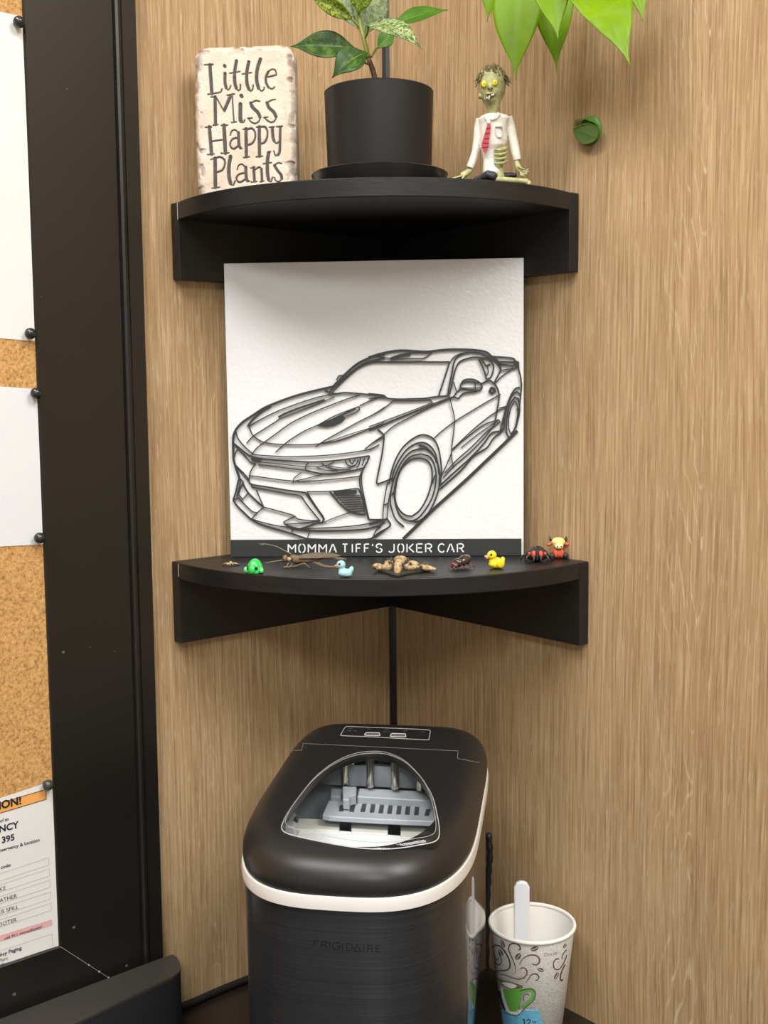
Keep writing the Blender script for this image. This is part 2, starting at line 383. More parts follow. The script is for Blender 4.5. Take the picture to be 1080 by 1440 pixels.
notice_box(quad_left((64.5, 1110), (65, 1124), -.30), orange, name='banner'); notice_box(quad_left((64.5, 1110), (65, 1124), -.30), M_inkb, .0006, 'banner_border', OPT-.00008)
notice_text('ATTENTION!', (30, 1130.5), 10.5, M_inkb, .04)
notice_text('of an', (12.5, 1153.5), 4.4, M_ink, .02)
notice_text('EMERGENCY', (26.8, 1163.5), 9, M_ink, .03)
notice_text('395', (20.5, 1181.0), 8.5, M_ink, .03)
notice_text('emergency & location', (55.8, 1183), 4.6, M_ink, .02, sx=1.02)
notice_text('code:', (15.5, 1218), 4.6, M_ink, .02)
for i_, yy in enumerate((1206, 1221.5, 1237.5, 1254, 1270)):
    notice_box(quad_left((68.5+i_*.8, yy), (69+i_*.8, yy+10), -.33), M_line, .00025, 'printed_box')
notice_text('KE', (8, 1251), 5.4, M_inkb, .0); notice_text('WEATHER', (24, 1262), 5.4, M_inkb, .0)
notice_text('HAZARDOUS SPILL', (26, 1277.5), 5.4, M_inkb, .0); notice_text('SHOOTER', (23.5, 1295.5), 5.4, M_inkb, .0)
notice_box(quad_left((72.5, 1293.5), (73, 1301), -.31), pink, name='pink_strip'); notice_box(quad_left((72.5, 1293.5), (73, 1301), -.31), M_line, .0002, 'pink_strip_border', OPT-.00008)
notice_text('call 911 immediately!', (59, 1305), 4.3, M_ink, .012)
notice_box(quad_left((73.5, 1313), (74, 1332.5), -.33), M_line, .00025, 'printed_box')
notice_text('Emergency Paging', (30.5, 1335), 5, M_ink, .022); notice_text('Plant', (11.5, 1349), 4.6, M_inkb); notice_text('Office', (12.5, 1356), 4.6, M_inkb)

# push pins
M_pin = mat('black_plastic_pin', (.02, .021, .022), .22, spec=.6); M_pingrey = mat('dark_grey_pin', (.05, .047, .043), .3, spec=.5)
for (u, v), lab in (((26.5, 31), 'black ball pushpin in the top corner of tall blank sheet'), ((42.5, 469), 'black ball pushpin in the bottom corner of tall blank sheet'),
                    ((50.5, 553), 'black ball pushpin in the top corner of short blank sheet'), ((55.5, 756.5), 'black ball pushpin in the bottom corner of short blank sheet'),
                    ((67.5, 1104), 'dark grey ball pushpin in the corner of printed emergency notice')):
    P = BL(*bl_inv(u, v, .0225), .0); b0 = P+DR*(OP+.0004); p = thing('push_pin', lab, 'pushpin', b0, group='push pins on the corkboard')
    mb = MB(); mb.ball(DR*.0072, (.0052,)*3); mb.build('pin_head', M_pingrey if 'grey' in lab else M_pin, p, smooth='all')
    mb = MB(); mb.tube([DR*.0, DR*.0015, DR*.003], [.0026, .0022, .0024], 12); mb.build('pin_collar', M_pingrey if 'grey' in lab else M_pin, p, smooth=40)

# ================================================================ CORNER SHELVES
def arc3(p, q, r, n):
    (ax, ay), (bx, by), (cx, cy) = p, q, r; d = 2*(ax*(by-cy)+bx*(cy-ay)+cx*(ay-by))
    ux = ((ax*ax+ay*ay)*(by-cy)+(bx*bx+by*by)*(cy-ay)+(cx*cx+cy*cy)*(ay-by))/d; uy = ((ax*ax+ay*ay)*(cx-bx)+(bx*bx+by*by)*(ax-cx)+(cx*cx+cy*cy)*(bx-ax))/d
    R = math.hypot(ax-ux, ay-uy); a0 = math.atan2(ay-uy, ax-ux); a1 = math.atan2(cy-uy, cx-ux)
    if a1 < a0: a1 += 2*math.pi
    return [(ux+R*math.cos(a0+(a1-a0)*i/n), uy+R*math.sin(a0+(a1-a0)*i/n)) for i in range(n+1)]
def bevel(o, w, seg=2):
    b = o.modifiers.new('bevel', 'BEVEL'); b.width = w; b.segments = seg; b.limit_method = 'ANGLE'; b.angle_limit = math.radians(50); return o
def corner_shelf(z, LL, LR, H, D, th, label):
    t = .0138; root = thing('corner_shelf', label, 'shelf', (0, 0, z-H))
    A = DL*(LL-.0004)+DR*t; B = DR*(LR-.0004)+DL*t
    arc = arc3(tuple(A[:2]), (0, -D), tuple(B[:2]), 48); c = (DL+DR)*t
    mb = MB(); mb.prism([tuple(c[:2])]+arc, lambda x, y: (x, y, H-th), lambda x, y: (x, y, H)); bevel(mb.build('shelf_top', M_black, root, smooth=25), .0009)
    for d, e, L_, s0 in ((DL, DR, LL, 0), (DR, DL, LR, t)):
        mb = MB(); q = [d*(.0085 if s0 == 0 else s0+.0002), d*L_, d*L_+e*t, d*(.0085 if s0 == 0 else s0+.0002)+e*t]
        mb.prism([tuple((p+e*.0003)[:2]) for p in q], lambda x, y: (x, y, 0), lambda x, y: (x, y, H)); bevel(mb.build('side_panel', M_black, root), .0009)
    # chipped paint in the joint at the left end
    mb = MB(); g = DL*(LL+.0001)+DR*(t-.0002); q = [g, g+DR*.0007, g+DR*.0007+DL*.0003, g+DL*.0003]
    mb.prism([tuple(p[:2]) for p in q], lambda x, y: (x, y, H-th*(1.0 if z > .1 else .85)), lambda x, y: (x, y, H-.001)); mb.build('paint_chip', mat('bare_wood_chip', (.62, .58, .48), .8), root)
    return root
SH_T, SH_L = .361, 0.
corner_shelf(SH_T, .2878, .2860, .0755, .318, .0172, 'black corner shelf carrying the stone plaque, plant pot and zombie figurine')
corner_shelf(SH_L, .3000, .3016, .0840, .3185, .0169, 'black corner shelf carrying the car sign and row of tiny toys')

# ================================================================ CAR SIGN
M_signw = NG('white_textured_powder_coat'); _n = M_signw.noise(M_signw.map(M_signw.tc.outputs['Object'], (260, 260, 260)), 1, 2, .5)
M_signw.b.inputs['Base Color'].default_value = (.795, .805, .81, 1); M_signw.b.inputs['Roughness'].default_value = .18; M_signw.b.inputs['Specular IOR Level'].default_value = .5
M_signw.bump(_n, .5, .001); M_signw = M_signw.m
M_metal = mat('dark_grey_powder_coated_steel', (.030, .033, .034), .38, spec=.5)
Q0 = atz(325, 783, 0); Q1 = atz(736.3, 781.3, 0); e1 = Q1-Q0; SWID = np.linalg.norm(e1); e1 /= SWID
e2 = np.array([-e1[1]*.012, e1[0]*.012, 1.]); e2 -= e1*(e1@e2); e2 /= np.linalg.norm(e2); en = np.cross(e1, e2)   # towards the camera
SHGT = .3040
def sg(u, v, h=0.): return Q0+e1*u+e2*v+en*h
def sgpx(px, py, h=.003):
    P = onplane(px, py, en, en@(Q0+en*h)); d = P-Q0; return np.array([d@e1, d@e2])
sign = thing('car_sign', 'square white metal sign with dark grey sports car outline', 'sign', Q0)
mb = MB(); mb.prism([(0, .0002), (SWID, .0002), (SWID, SHGT), (0, SHGT)], lambda u, v: sg(u, v, -.003), lambda u, v: sg(u, v, 0)); bevel(mb.build('backing_plate', M_signw, sign, off=Q0), .0004, 1)
H0, H1 = .0016, .0031
mb = MB(); bw = [sgpx(325.5, 782.2), sgpx(733.2, 780.6), sgpx(733.2, 757.6), sgpx(325, 759.3)]; bw[0][1] = bw[1][1] = .0006; bw[0][0] = bw[3][0] = .0004
mb.prism([tuple(p) for p in bw], lambda u, v: sg(u, v, H0), lambda u, v: sg(u, v, H1)); band = mb.build('name_band', M_metal, sign, off=Q0)
# stencil lettering
G = {'M': [[(0, 0), (0, 1)], [(.06, .93), (.5, .42)], [(.5, .42), (.94, .93)], [(1, 1), (1, 0)]], 'O': [[(.38, 1), (.12, .9), (0, .65), (0, .35), (.12, .1), (.38, 0)], [(.62, 1), (.88, .9), (1, .65), (1, .35), (.88, .1), (.62, 0)]],
     'A': [[(0, 0), (.45, 1)], [(.55, 1), (1, 0)], [(.62, .32), (.85, .32)]], 'T': [[(0, 1), (1, 1)], [(.5, .9), (.5, 0)]], 'I': [[(.5, 1), (.5, 0)]], 'F': [[(0, 0), (0, 1)], [(.12, 1), (1, 1)], [(.2, .52), (.85, .52)]], "'": [[(.5, 1), (.5, .75)]],
     'S': [[(.95, .82), (.75, .98), (.35, 1), (.08, .85), (.08, .65), (.35, .53)], [(.6, .48), (.92, .35), (.95, .18), (.7, .01), (.3, 0), (.03, .18)]], 'J': [[(.9, 1), (.9, .3), (.7, .04), (.3, 0), (.03, .15)]], 'K': [[(0, 0), (0, 1)], [(.9, 1), (.25, .5)], [(.3, .52), (1, 0)]],
     'E': [[(0, 0), (0, 1)], [(.14, 1), (1, 1)], [(.2, .52), (.85, .52)], [(.14, 0), (1, 0)]], 'R': [[(0, 0), (0, 1)], [(.2, 1), (.65, 1), (.95, .85), (.95, .65), (.65, .48), (.25, .48)], [(.6, .4), (1, 0)]], 'C': [[(.98, .82), (.75, .99), (.35, .97), (.05, .7), (.05, .3), (.35, .03), (.75, .01), (.98, .18)]]}
mb = MB(); TXT = "MOMMATIFF'SJOKERCAR"; XS = [(405.4, 415.6), (420.4, 428.8), (433.6, 443.6), (448.6, 459), (463.2, 473), (481.8, 488.6), (494, 497), (501, 507.4), (512.6, 519), (522.5, 525.5), (528.8, 537.4), (546.4, 555), (559.6, 567.6), (572.4, 582), (586, 594.2), (598.6, 607), (616.4, 624.8), (628.6, 638.6), (643.2, 651.8)]
for ch, (xa, xb) in zip(TXT, XS):
    yb = 776.9-.6*(xa-405)/250; 
    for st in G[ch]: ribbon(mb, smooth_line([sgpx(xa+p[0]*(xb-xa), yb-p[1]*11.6) for p in st], 3, 60), .00125, lambda u, v: sg(u, v, H1-.0002), lambda u, v: sg(u, v, H1+.00012))
mb.build('stencil_lettering', mat('white_cutout', (.84, .84, .83), .5), band, off=Q0)
# car outline, digitised in two zooms (4.365 x) : c = zoom offset
K = 4.365
T1, T2, T3, T4 = 3.0, 2.1, 1.45, 1.1     # stroke widths in photo pixels
CA = [(T1, [(690, 365), (600, 385), (500, 410), (420, 435), (340, 465), (270, 495), (200, 540), (140, 580), (105, 615), (85, 650), (77, 690), (78, 760), (80, 810), (90, 850), (105, 895), (115, 925)]),
 (T3, [(95, 640), (100, 665), (115, 695), (150, 735), (190, 770), (215, 783), (300, 790), (400, 795), (500, 793), (600, 790), (700, 782), (800, 770), (880, 758), (920, 748), (975, 722)]),
 (T2, [(80, 712), (120, 745), (180, 790), (230, 805), (320, 815), (430, 822), (540, 828), (640, 825), (740, 815), (830, 803), (915, 790)]),
 (T2, [(915, 790), (900, 830), (885, 855), (870, 885), (857, 915), (854, 950), (862, 1000), (878, 1060), (893, 1120), (908, 1182)]), (T3, [(897, 830), (877, 870), (866, 920), (869, 980), (886, 1060), (900, 1130), (912, 1178)]),
 (T2, [(525, 880), (580, 892), (640, 902), (700, 899), (760, 890), (820, 880), (885, 862)]), (T3, [(540, 830), (525, 850), (522, 880)]),
 (T4, [(530, 855), (600, 855), (660, 845), (700, 825)]), (T4, [(590, 860), (650, 880), (720, 880)]), (T4, [(660, 850), (720, 862), (780, 864), (830, 850)]), (T4, [(620, 832), (640, 850), (700, 872), (800, 874)]),
 (T3, [(765, 815), (775, 840), (800, 855), (830, 845), (845, 815)]), (T3, [(790, 812), (800, 835), (812, 838), (825, 812)]), (T3, [(858, 803), (852, 840), (835, 862)]), (T3, [(885, 803), (870, 850)]),
 (T3, [(230, 845), (300, 852), (400, 865), (525, 880)]), (T4, [(250, 830), (340, 838), (430, 848), (525, 858)]), (6, [(190, 802), (215, 815), (250, 820)]), (T3, [(215, 838), (190, 875), (178, 910), (175, 955)]),
 (T3, [(85, 715), (100, 740), (140, 780), (185, 828), (215, 840)]), (T3, [(108, 745), (90, 775), (83, 830), (110, 865), (150, 905), (175, 938)]), (T4, [(90, 850), (130, 895), (176, 950)]),
 (T3, [(178, 912), (260, 922), (350, 935), (450, 945), (560, 945), (680, 935), (780, 925), (860, 915)]), (T4, [(445, 958), (450, 930), (470, 910), (495, 893)]), (T4, [(455, 945), (520, 930), (600, 910), (640, 902)]),
 (T2, [(175, 955), (200, 968), (290, 982), (400, 1000), (490, 1012), (520, 1015), (560, 1070), (610, 1140), (632, 1175), (625, 1200), (590, 1202), (540, 1222), (480, 1240)]),
 (T3, [(190, 968), (200, 983), (300, 1002), (400, 1020), (490, 1037), (520, 1075), (570, 1140), (612, 1190)]), (T3, [(220, 1000), (245, 1060), (265, 1105)]), (T3, [(265, 1105), (340, 1125), (430, 1150), (460, 1165), (475, 1178), (540, 1187), (612, 1188)]),
 (T3, [(460, 1160), (420, 1178), (388, 1196), (396, 1210), (480, 1205), (560, 1196), (612, 1188)]), (T3, [(265, 1105), (225, 1140), (190, 1178)]), (T2, [(115, 925), (105, 960), (95, 1010), (85, 1040), (78, 1062)]),
 (T2, [(78, 1062), (100, 1095), (140, 1135), (190, 1180), (260, 1215), (340, 1240), (420, 1262), (480, 1282), (530, 1300)]), (T2, [(135, 955), (165, 1010), (215, 1062), (265, 1105)]), (T3, [(115, 925), (140, 950), (122, 990), (110, 1028), (136, 1058), (170, 1018)]), (T3, [(122, 930), (118, 970), (100, 1045)]), (T3, [(82, 1060), (110, 1048), (150, 1090), (192, 1130), (225, 1140)]),
 (T3, [(190, 1178), (260, 1200), (340, 1218), (420, 1230), (520, 1237), (640, 1232), (760, 1226), (870, 1213), (950, 1196), (1010, 1180)]), (T2, [(430, 1237), (520, 1249), (640, 1251), (760, 1249), (880, 1241), (960, 1222), (1010, 1198)]), (T3, [(396, 1210), (440, 1228), (520, 1243)]),
 (T4, [(432, 1272), (440, 1250), (450, 1243)]), (T4, [(535, 1297), (540, 1270), (548, 1258)]), (T3, [(935, 1288), (955, 1250), (975, 1225)]), (T2, [(525, 1300), (640, 1304), (800, 1304), (925, 1298), (1010, 1245)]),
 (T2, [(670, 1010), (700, 1045), (740, 1090), (790, 1130), (840, 1146), (890, 1150)]), (T3, [(530, 1010), (600, 1010), (670, 1008), (760, 1000), (830, 990), (850, 995), (870, 1060), (888, 1150)]), (6, [(695, 1016), (760, 1014), (835, 1010)])]
CA += [(T4+.2, [(a, y), (b, y-3)]) for a, b, y in ((705, 856, 1035), (715, 859, 1048), (730, 862, 1062), (742, 866, 1076), (755, 870, 1090), (770, 874, 1104), (785, 879, 1118), (805, 885, 1132))]
CA += [(T3, [(530, 1010), (560, 1060), (600, 1120), (635, 1172), (630, 1195)]), (T4, [(630, 1200), (700, 1170), (800, 1135)]), (T3, [(912, 1182), (960, 1186), (1010, 1180)]),
 (T2+.6, [(165, 610), (195, 570), (232, 535), (262, 512), (310, 485)]), (T3, [(180, 605), (250, 565), (340, 520), (430, 485), (530, 450), (640, 420), (740, 408)]), (T2+.3, [(355, 552), (400, 528), (480, 497), (580, 464), (640, 445)]), (T4, [(355, 545), (362, 562), (450, 528), (560, 485), (700, 428)]),
 (T3, [(160, 713), (200, 670), (260, 630), (340, 580), (360, 566)]), (T3, [(190, 785), (220, 745), (270, 705), (340, 655), (430, 590), (540, 535), (660, 485), (780, 440), (855, 415)]), (T3, [(338, 768), (380, 730), (430, 690), (520, 635), (600, 600), (700, 545), (850, 487)]), (T3, [(850, 487), (855, 502), (835, 520), (765, 550)]), (T2, [(640, 590), (740, 540), (830, 500)]),
 (T3, [(855, 482), (900, 460), (960, 435), (1005, 420)]), (T3, [(585, 732), (650, 690), (740, 640), (850, 580), (940, 535), (1010, 490)]), (T3, [(178, 605), (182, 630), (200, 665), (240, 695), (290, 712), (380, 720), (480, 722), (590, 718), (680, 705), (760, 685), (850, 650), (930, 618), (1005, 585)]),
 (T4, [(600, 716), (680, 698), (800, 655), (1005, 595)]), (T3, [(885, 750), (930, 715), (1005, 672)]), (T2, [(640, 385), (670, 402), (710, 409), (760, 402), (850, 408), (920, 415), (1005, 422)]),
 (T1, [(690, 365), (720, 335), (780, 275), (840, 225), (900, 195), (960, 175), (1010, 165)]), (T2, [(670, 395), (740, 330), (800, 278), (860, 235), (920, 208), (1010, 190)]), (T3, [(685, 400), (760, 325), (850, 250), (930, 218), (1010, 215)]), (T3, [(712, 325), (725, 300), (745, 295), (762, 299)])]
VENTA = [[(592, 607), (650, 575), (750, 540), (768, 558), (750, 580), (700, 605), (650, 615)]]
CB = [(T1, [(-10, 187), (60, 165), (130, 150), (200, 143), (290, 148), (360, 150), (430, 142), (500, 137), (600, 138), (680, 145), (720, 156), (745, 178), (775, 198), (798, 228), (802, 255)]), (T2, [(-10, 212), (100, 213), (200, 214), (300, 213), (400, 214), (490, 214)]),
 (T3, [(125, 190), (180, 170), (260, 158), (380, 158), (330, 190), (250, 192), (125, 198)]), (T2+.4, [(130, 194), (190, 178), (250, 170)]), (T4, [(40, 180), (125, 190)]), (T2, [(490, 215), (470, 280), (450, 340), (430, 400), (424, 422)]),
 (T2, [(478, 415), (490, 350), (505, 280), (515, 225), (535, 185), (570, 165), (620, 155), (680, 162), (730, 185), (775, 215), (802, 250), (800, 272), (780, 310), (766, 338)]), (T3, [(490, 225), (510, 190), (545, 168), (600, 152)]),
 (T2, [(490, 412), (500, 370), (515, 300), (530, 250), (550, 215), (590, 195), (640, 185), (700, 190), (740, 205), (760, 240), (755, 280), (740, 310), (716, 320)]), (T2, [(670, 195), (690, 235), (710, 290), (716, 320)]), (T2, [(685, 193), (712, 235), (740, 228)]), (T3, [(722, 240), (728, 275), (716, 300)]),
 (T2, [(555, 378), (560, 350), (575, 328), (600, 320), (640, 322), (680, 345), (690, 370), (680, 388), (640, 385), (600, 383), (555, 378)]), (T3, [(645, 330), (650, 382)]), (T3, [(560, 372), (620, 374), (685, 372)]), (T2, [(555, 380), (530, 405), (515, 430), (545, 438), (570, 410), (610, 400), (660, 395)]),
 (T3, [(515, 335), (532, 395)]), (T2, [(690, 345), (730, 328), (750, 335), (775, 360), (790, 395), (793, 440), (780, 520), (768, 592)]), (T3, [(560, 350), (600, 335), (690, 345)]),
 (T1, [(738, 380), (748, 372), (766, 380), (768, 395), (750, 406), (737, 396), (742, 384)]), (T2, [(-10, 408), (80, 418), (110, 437), (180, 442), (260, 440), (340, 437), (400, 428), (490, 420)]), (T3, [(140, 452), (250, 452), (370, 446), (385, 462), (300, 497), (200, 535), (100, 572), (-5, 612)]),
 (T2, [(-5, 634), (60, 610), (150, 570), (260, 525), (380, 475), (520, 425)]), (T3, [(85, 660), (150, 605), (250, 552), (350, 500), (450, 457), (515, 430)]), (T3, [(-5, 550), (60, 515), (110, 480), (145, 450)]), (T3, [(-5, 440), (50, 432), (110, 437)]),
 (T2, [(50, 628), (85, 662), (85, 700), (75, 780), (55, 880), (42, 950), (50, 963), (90, 948), (135, 930)]), (T3, [(-5, 727), (45, 690), (85, 665)]), (T3, [(-5, 755), (60, 722)]), (T3, [(485, 410), (500, 470), (515, 530), (520, 580), (515, 640), (508, 700), (502, 760), (505, 820), (515, 862)]),
 (T3, [(395, 682), (440, 640), (520, 580), (600, 530), (700, 470), (770, 430), (805, 412)]), (T3, [(505, 752), (600, 660), (680, 590), (760, 530), (840, 485)]), (T3, [(505, 757), (580, 690), (700, 600), (790, 568), (800, 580), (770, 605), (720, 640), (620, 740), (540, 810), (460, 895)]), (T4, [(560, 740), (660, 660), (770, 585)]),
 (T2, [(425, 978), (520, 890), (620, 800), (700, 715), (750, 650), (810, 638), (817, 622)]), (T2, [(430, 995), (560, 880), (640, 790), (720, 740), (760, 682), (815, 640)]), (T3, [(440, 912), (470, 850), (502, 772)]), (T3, [(450, 925), (520, 850), (620, 765), (720, 660), (770, 590)]), (T1+1, [(430, 975), (432, 925), (440, 905)]),
 (4.2, [(205, 1300), (300, 1208), (400, 1110), (500, 1020), (600, 930), (700, 835), (800, 740), (860, 682), (906, 636)]),
 (T2, [(118, 962), (135, 880), (170, 790), (220, 720), (290, 670), (340, 662), (390, 685), (420, 740), (435, 820), (440, 885), (432, 940)]), (T2, [(135, 950), (150, 880), (190, 800), (240, 740), (300, 710), (350, 715), (395, 760), (415, 830), (425, 905)]), (T2, [(300, 725), (340, 735), (385, 775), (410, 830)]),
 (T2, [(345, 745), (260, 760), (200, 820), (160, 900), (135, 980), (125, 1060), (135, 1120), (160, 1180), (210, 1226)]), (T2, [(315, 778), (370, 798), (400, 860), (406, 940), (386, 1040), (340, 1122), (290, 1177), (240, 1189), (190, 1162), (160, 1100), (150, 1020), (165, 930), (200, 850), (250, 795), (315, 778)]),
 (T2, [(310, 803), (355, 820), (380, 870), (380, 950), (355, 1040), (310, 1120), (260, 1161), (215, 1152), (175, 1112), (155, 1050), (165, 950), (195, 870), (250, 815), (310, 803)]), (T2, [(260, 760), (330, 745), (390, 785), (425, 870), (427, 970), (402, 1060), (360, 1140), (300, 1192), (240, 1189)]),
 (T3, [(385, 962), (395, 920), (407, 905)]), (T3, [(135, 1032), (155, 995)]), (T3, [(80, 1182), (85, 1090), (100, 1000), (110, 950)]), (T3, [(105, 1178), (113, 1080), (130, 1000)]), (T3, [(88, 1092), (112, 1080)]), (T2, [(-5, 1182), (80, 1182), (105, 1176), (126, 1205), (120, 1226), (60, 1260), (15, 1294)]), (T2, [(-5, 1212), (60, 1196), (105, 1178)]), (T3, [(18, 1290), (42, 1242), (70, 1225)]),
 (T2, [(835, 520), (850, 462), (870, 412), (895, 377), (922, 370)]), (T2, [(822, 632), (830, 545), (850, 472), (880, 412), (905, 396), (922, 412)]), (T2, [(840, 560), (860, 478), (890, 430), (912, 440), (920, 500), (912, 560), (892, 620), (866, 667), (850, 676), (838, 640), (840, 560)]),
 (T3, [(886, 455), (866, 500), (853, 560), (853, 620), (866, 655), (886, 630), (901, 580), (909, 510), (901, 465), (886, 455)]), (T2, [(800, 640), (820, 560), (838, 490)]), (T2, [(912, 212), (915, 260), (925, 300), (931, 360), (926, 420), (917, 500), (911, 560), (896, 622)]), (T3, [(900, 505), (918, 500)]),
 (T2, [(740, 176), (770, 182), (830, 185), (880, 192), (892, 205), (885, 215), (790, 212)]), (T2, [(790, 226), (880, 238), (895, 222), (912, 210)]), (T1+1.5, [(888, 205), (900, 225), (906, 243)]), (T3, [(766, 347), (810, 302), (860, 267), (905, 248)]), (T3, [(802, 266), (900, 250)]), (T3, [(796, 497), (842, 485)]), (T3, [(768, 592), (790, 568)])]
mb = MB(); sf0, sf1 = (lambda u, v: sg(u, v, H0)), (lambda u, v: sg(u, v, H1))
pxm = SWID/411.
for LST, ox in ((CA, 310), (CB, 520)):
    for j_, (wd, pts) in enumerate(LST):
        d_ = (j_ % 7)*.00004; q = smooth_line([sgpx(ox+a/K, 460+b/K) for a, b in pts], 4)
        ribbon(mb, q, wd*pxm, lambda u, v: sg(u, v, H0-d_), lambda u, v: sg(u, v, H1-d_))
for poly in VENTA:
    mb.prism([tuple(sgpx(310+a/K, 460+b/K)) for a, b in poly], sf0, lambda u, v: sg(u, v, H1-.0003))
mb.build('car_outline', M_metal, sign, off=Q0)

# ================================================================ STONE PLAQUE
PY = -.224; PT = .026
pl0 = aty(276.5, 272, PY); pl1 = aty(417.5, 272, PY); ptop = aty(340, 62.5, PY)[2]
PX0, PX1, PZ0, PZ1 = pl0[0], pl1[0]-.001, SH_T+.0003, ptop
pq = thing('stone_plaque', 'cream stone-look plaque engraved Little Miss Happy Plants', 'plaque', ((PX0+PX1)/2, PY+PT/2, PZ0))
PO = np.array([(PX0+PX1)/2, PY+PT/2, PZ0])
def c7(x, y): P = aty(265+x/6.353, 50+y/6.353, PY); return (P[0], P[2])
def c8(x, y): P = aty(265+x/6.353, 160+y/6.353, PY); return (P[0], P[2])
W1 = 30
ST7 = [(32, [(190, 265), (208, 520)]), (12, [(140, 262), (218, 258)]), (13, [(172, 526), (240, 516), (285, 506), (298, 480)]), (28, [(325, 340), (325, 420), (335, 468)]), (13, [(335, 470), (352, 488), (368, 470), (375, 450)]), (28, [(320, 270), (325, 277)]),
 (30, [(427, 230), (412, 320), (412, 420), (425, 470)]), (14, [(425, 472), (445, 493), (462, 475), (462, 440)]), (12, [(368, 338), (458, 322)]), (30, [(537, 238), (520, 330), (522, 430), (538, 480)]), (14, [(538, 480), (552, 498), (572, 480), (578, 445)]), (12, [(480, 345), (562, 332)]),
 (32, [(642, 212), (614, 300), (608, 400), (625, 470)]), (14, [(625, 472), (650, 496), (672, 482), (677, 465)]), (13, [(692, 375), (785, 352), (775, 312), (745, 303), (712, 325)]), (22, [(712, 325), (692, 370), (692, 420), (712, 462)]), (13, [(712, 462), (745, 479), (768, 462)]),
 (30, [(236, 550), (238, 680), (240, 795)]), (12, [(200, 550), (245, 548)]), (12, [(218, 803), (262, 797)]), (13, [(250, 560), (318, 680)]), (30, [(372, 548), (320, 668)]), (12, [(345, 535), (408, 522)]), (14, [(390, 540), (405, 770)]), (12, [(383, 778), (425, 772)]),
 (36, [(463, 615), (462, 740), (468, 765)]), (13, [(470, 772), (490, 778), (502, 755)]), (32, [(469, 538), (475, 545)]),
 (13, [(634, 588), (600, 583), (562, 602)]), (30, [(556, 606), (572, 645), (615, 685), (637, 728)]), (14, [(640, 735), (625, 770), (590, 786), (555, 770), (538, 742)]), (12, [(530, 741), (566, 737)]),
 (13, [(775, 572), (745, 577), (708, 598)]), (30, [(702, 604), (717, 645), (760, 685), (780, 725)]), (14, [(782, 735), (765, 766), (735, 776), (700, 758), (680, 733)]), (12, [(672, 735), (708, 729)])]
ST8 = [(32, [(185, 120), (205, 362)]), (12, [(148, 122), (205, 118)]), (12, [(168, 366), (228, 360)]), (14, [(205, 247), (310, 232)]), (34, [(316, 105), (328, 352)]), (12, [(292, 106), (348, 101)]), (12, [(290, 355), (358, 350)]),
 (13, [(372, 192), (385, 156), (415, 145), (442, 168)]), (28, [(446, 172), (450, 280), (460, 303)]), (12, [(460, 315), (478, 310)]), (17, [(440, 215), (395, 227), (371, 265), (380, 303), (408, 314), (442, 288)]),
 (30, [(513, 137), (516, 385)]), (12, [(488, 141), (522, 132)]), (12, [(490, 393), (542, 386)]), (18, [(525, 142), (565, 132), (592, 165), (595, 215), (570, 264), (525, 282)]), (30, [(631, 120), (633, 380)]), (12, [(606, 121), (642, 117)]), (12, [(605, 386), (660, 380)]), (18, [(640, 120), (680, 118), (703, 155), (703, 205), (680, 255), (640, 271)]),
 (28, [(748, 125), (752, 200), (764, 245)]), (14, [(764, 250), (788, 266), (812, 245)]), (24, [(819, 118), (817, 250), (813, 340), (800, 368)]), (13, [(800, 372), (775, 376), (762, 335)]), (12, [(722, 122), (766, 118)]), (12, [(785, 118), (838, 112)]),
 (34, [(236, 402), (239, 658)]), (12, [(198, 410), (240, 398)]), (12, [(210, 667), (275, 658)]), (18, [(240, 398), (282, 388), (320, 415), (322, 460), (300, 505), (250, 525)]), (34, [(374, 385), (360, 470), (361, 560), (374, 622)]), (14, [(376, 635), (400, 640), (416, 602)]),
 (13, [(435, 500), (446, 465), (475, 452), (502, 472)]), (28, [(510, 480), (515, 575), (524, 597)]), (12, [(522, 609), (545, 602)]), (17, [(500, 530), (455, 541), (429, 570), (437, 604), (465, 612), (502, 590)]),
 (26, [(581, 482), (588, 603)]), (12, [(556, 487), (590, 478)]), (12, [(558, 612), (612, 606)]), (14, [(595, 500), (630, 478), (650, 495)]), (24, [(650, 497), (656, 598)]), (12, [(640, 610), (672, 602)]),
 (32, [(716, 350), (704, 430), (705, 530), (714, 588)]), (13, [(716, 605), (738, 608), (750, 570)]), (12, [(668, 448), (740, 438)]), (12, [(706, 352), (732, 338)]), (13, [(830, 445), (800, 440), (770, 458)]), (26, [(768, 465), (792, 505), (824, 545), (833, 580)]), (13, [(833, 585), (806, 608), (780, 600), (766, 572)])]
segs = []
for ST, fn in ((ST7, c7), (ST8, c8)):
    for wd, pts in ST:
        q = smooth_line([fn(*p) for p in pts], 4, 75); hw = wd/6.353*px2m((0, PY, .43))/2
        for a, b in zip(q[:-1], q[1:]): segs.append((a[0], a[1], b[0], b[1], hw))
NXp, NZp = 250, 380
gx = np.linspace(PX0, PX1, NXp); gz = np.linspace(PZ0, PZ1, NZp); X, Zg = np.meshgrid(gx, gz)
D = np.full(X.shape, 1.)
for ax, az, bx, bz, hw in segs:
    i0, i1 = np.searchsorted(gx, [min(ax, bx)-.005, max(ax, bx)+.005]); j0, j1 = np.searchsorted(gz, [min(az, bz)-.005, max(az, bz)+.005])
    xs, zs = X[j0:j1, i0:i1], Zg[j0:j1, i0:i1]; dx, dz = bx-ax, bz-az; t_ = np.clip(((xs-ax)*dx+(zs-az)*dz)/(dx*dx+dz*dz+1e-15), 0, 1)
    D[j0:j1, i0:i1] = np.minimum(D[j0:j1, i0:i1], np.hypot(xs-ax-t_*dx, zs-az-t_*dz)-hw)
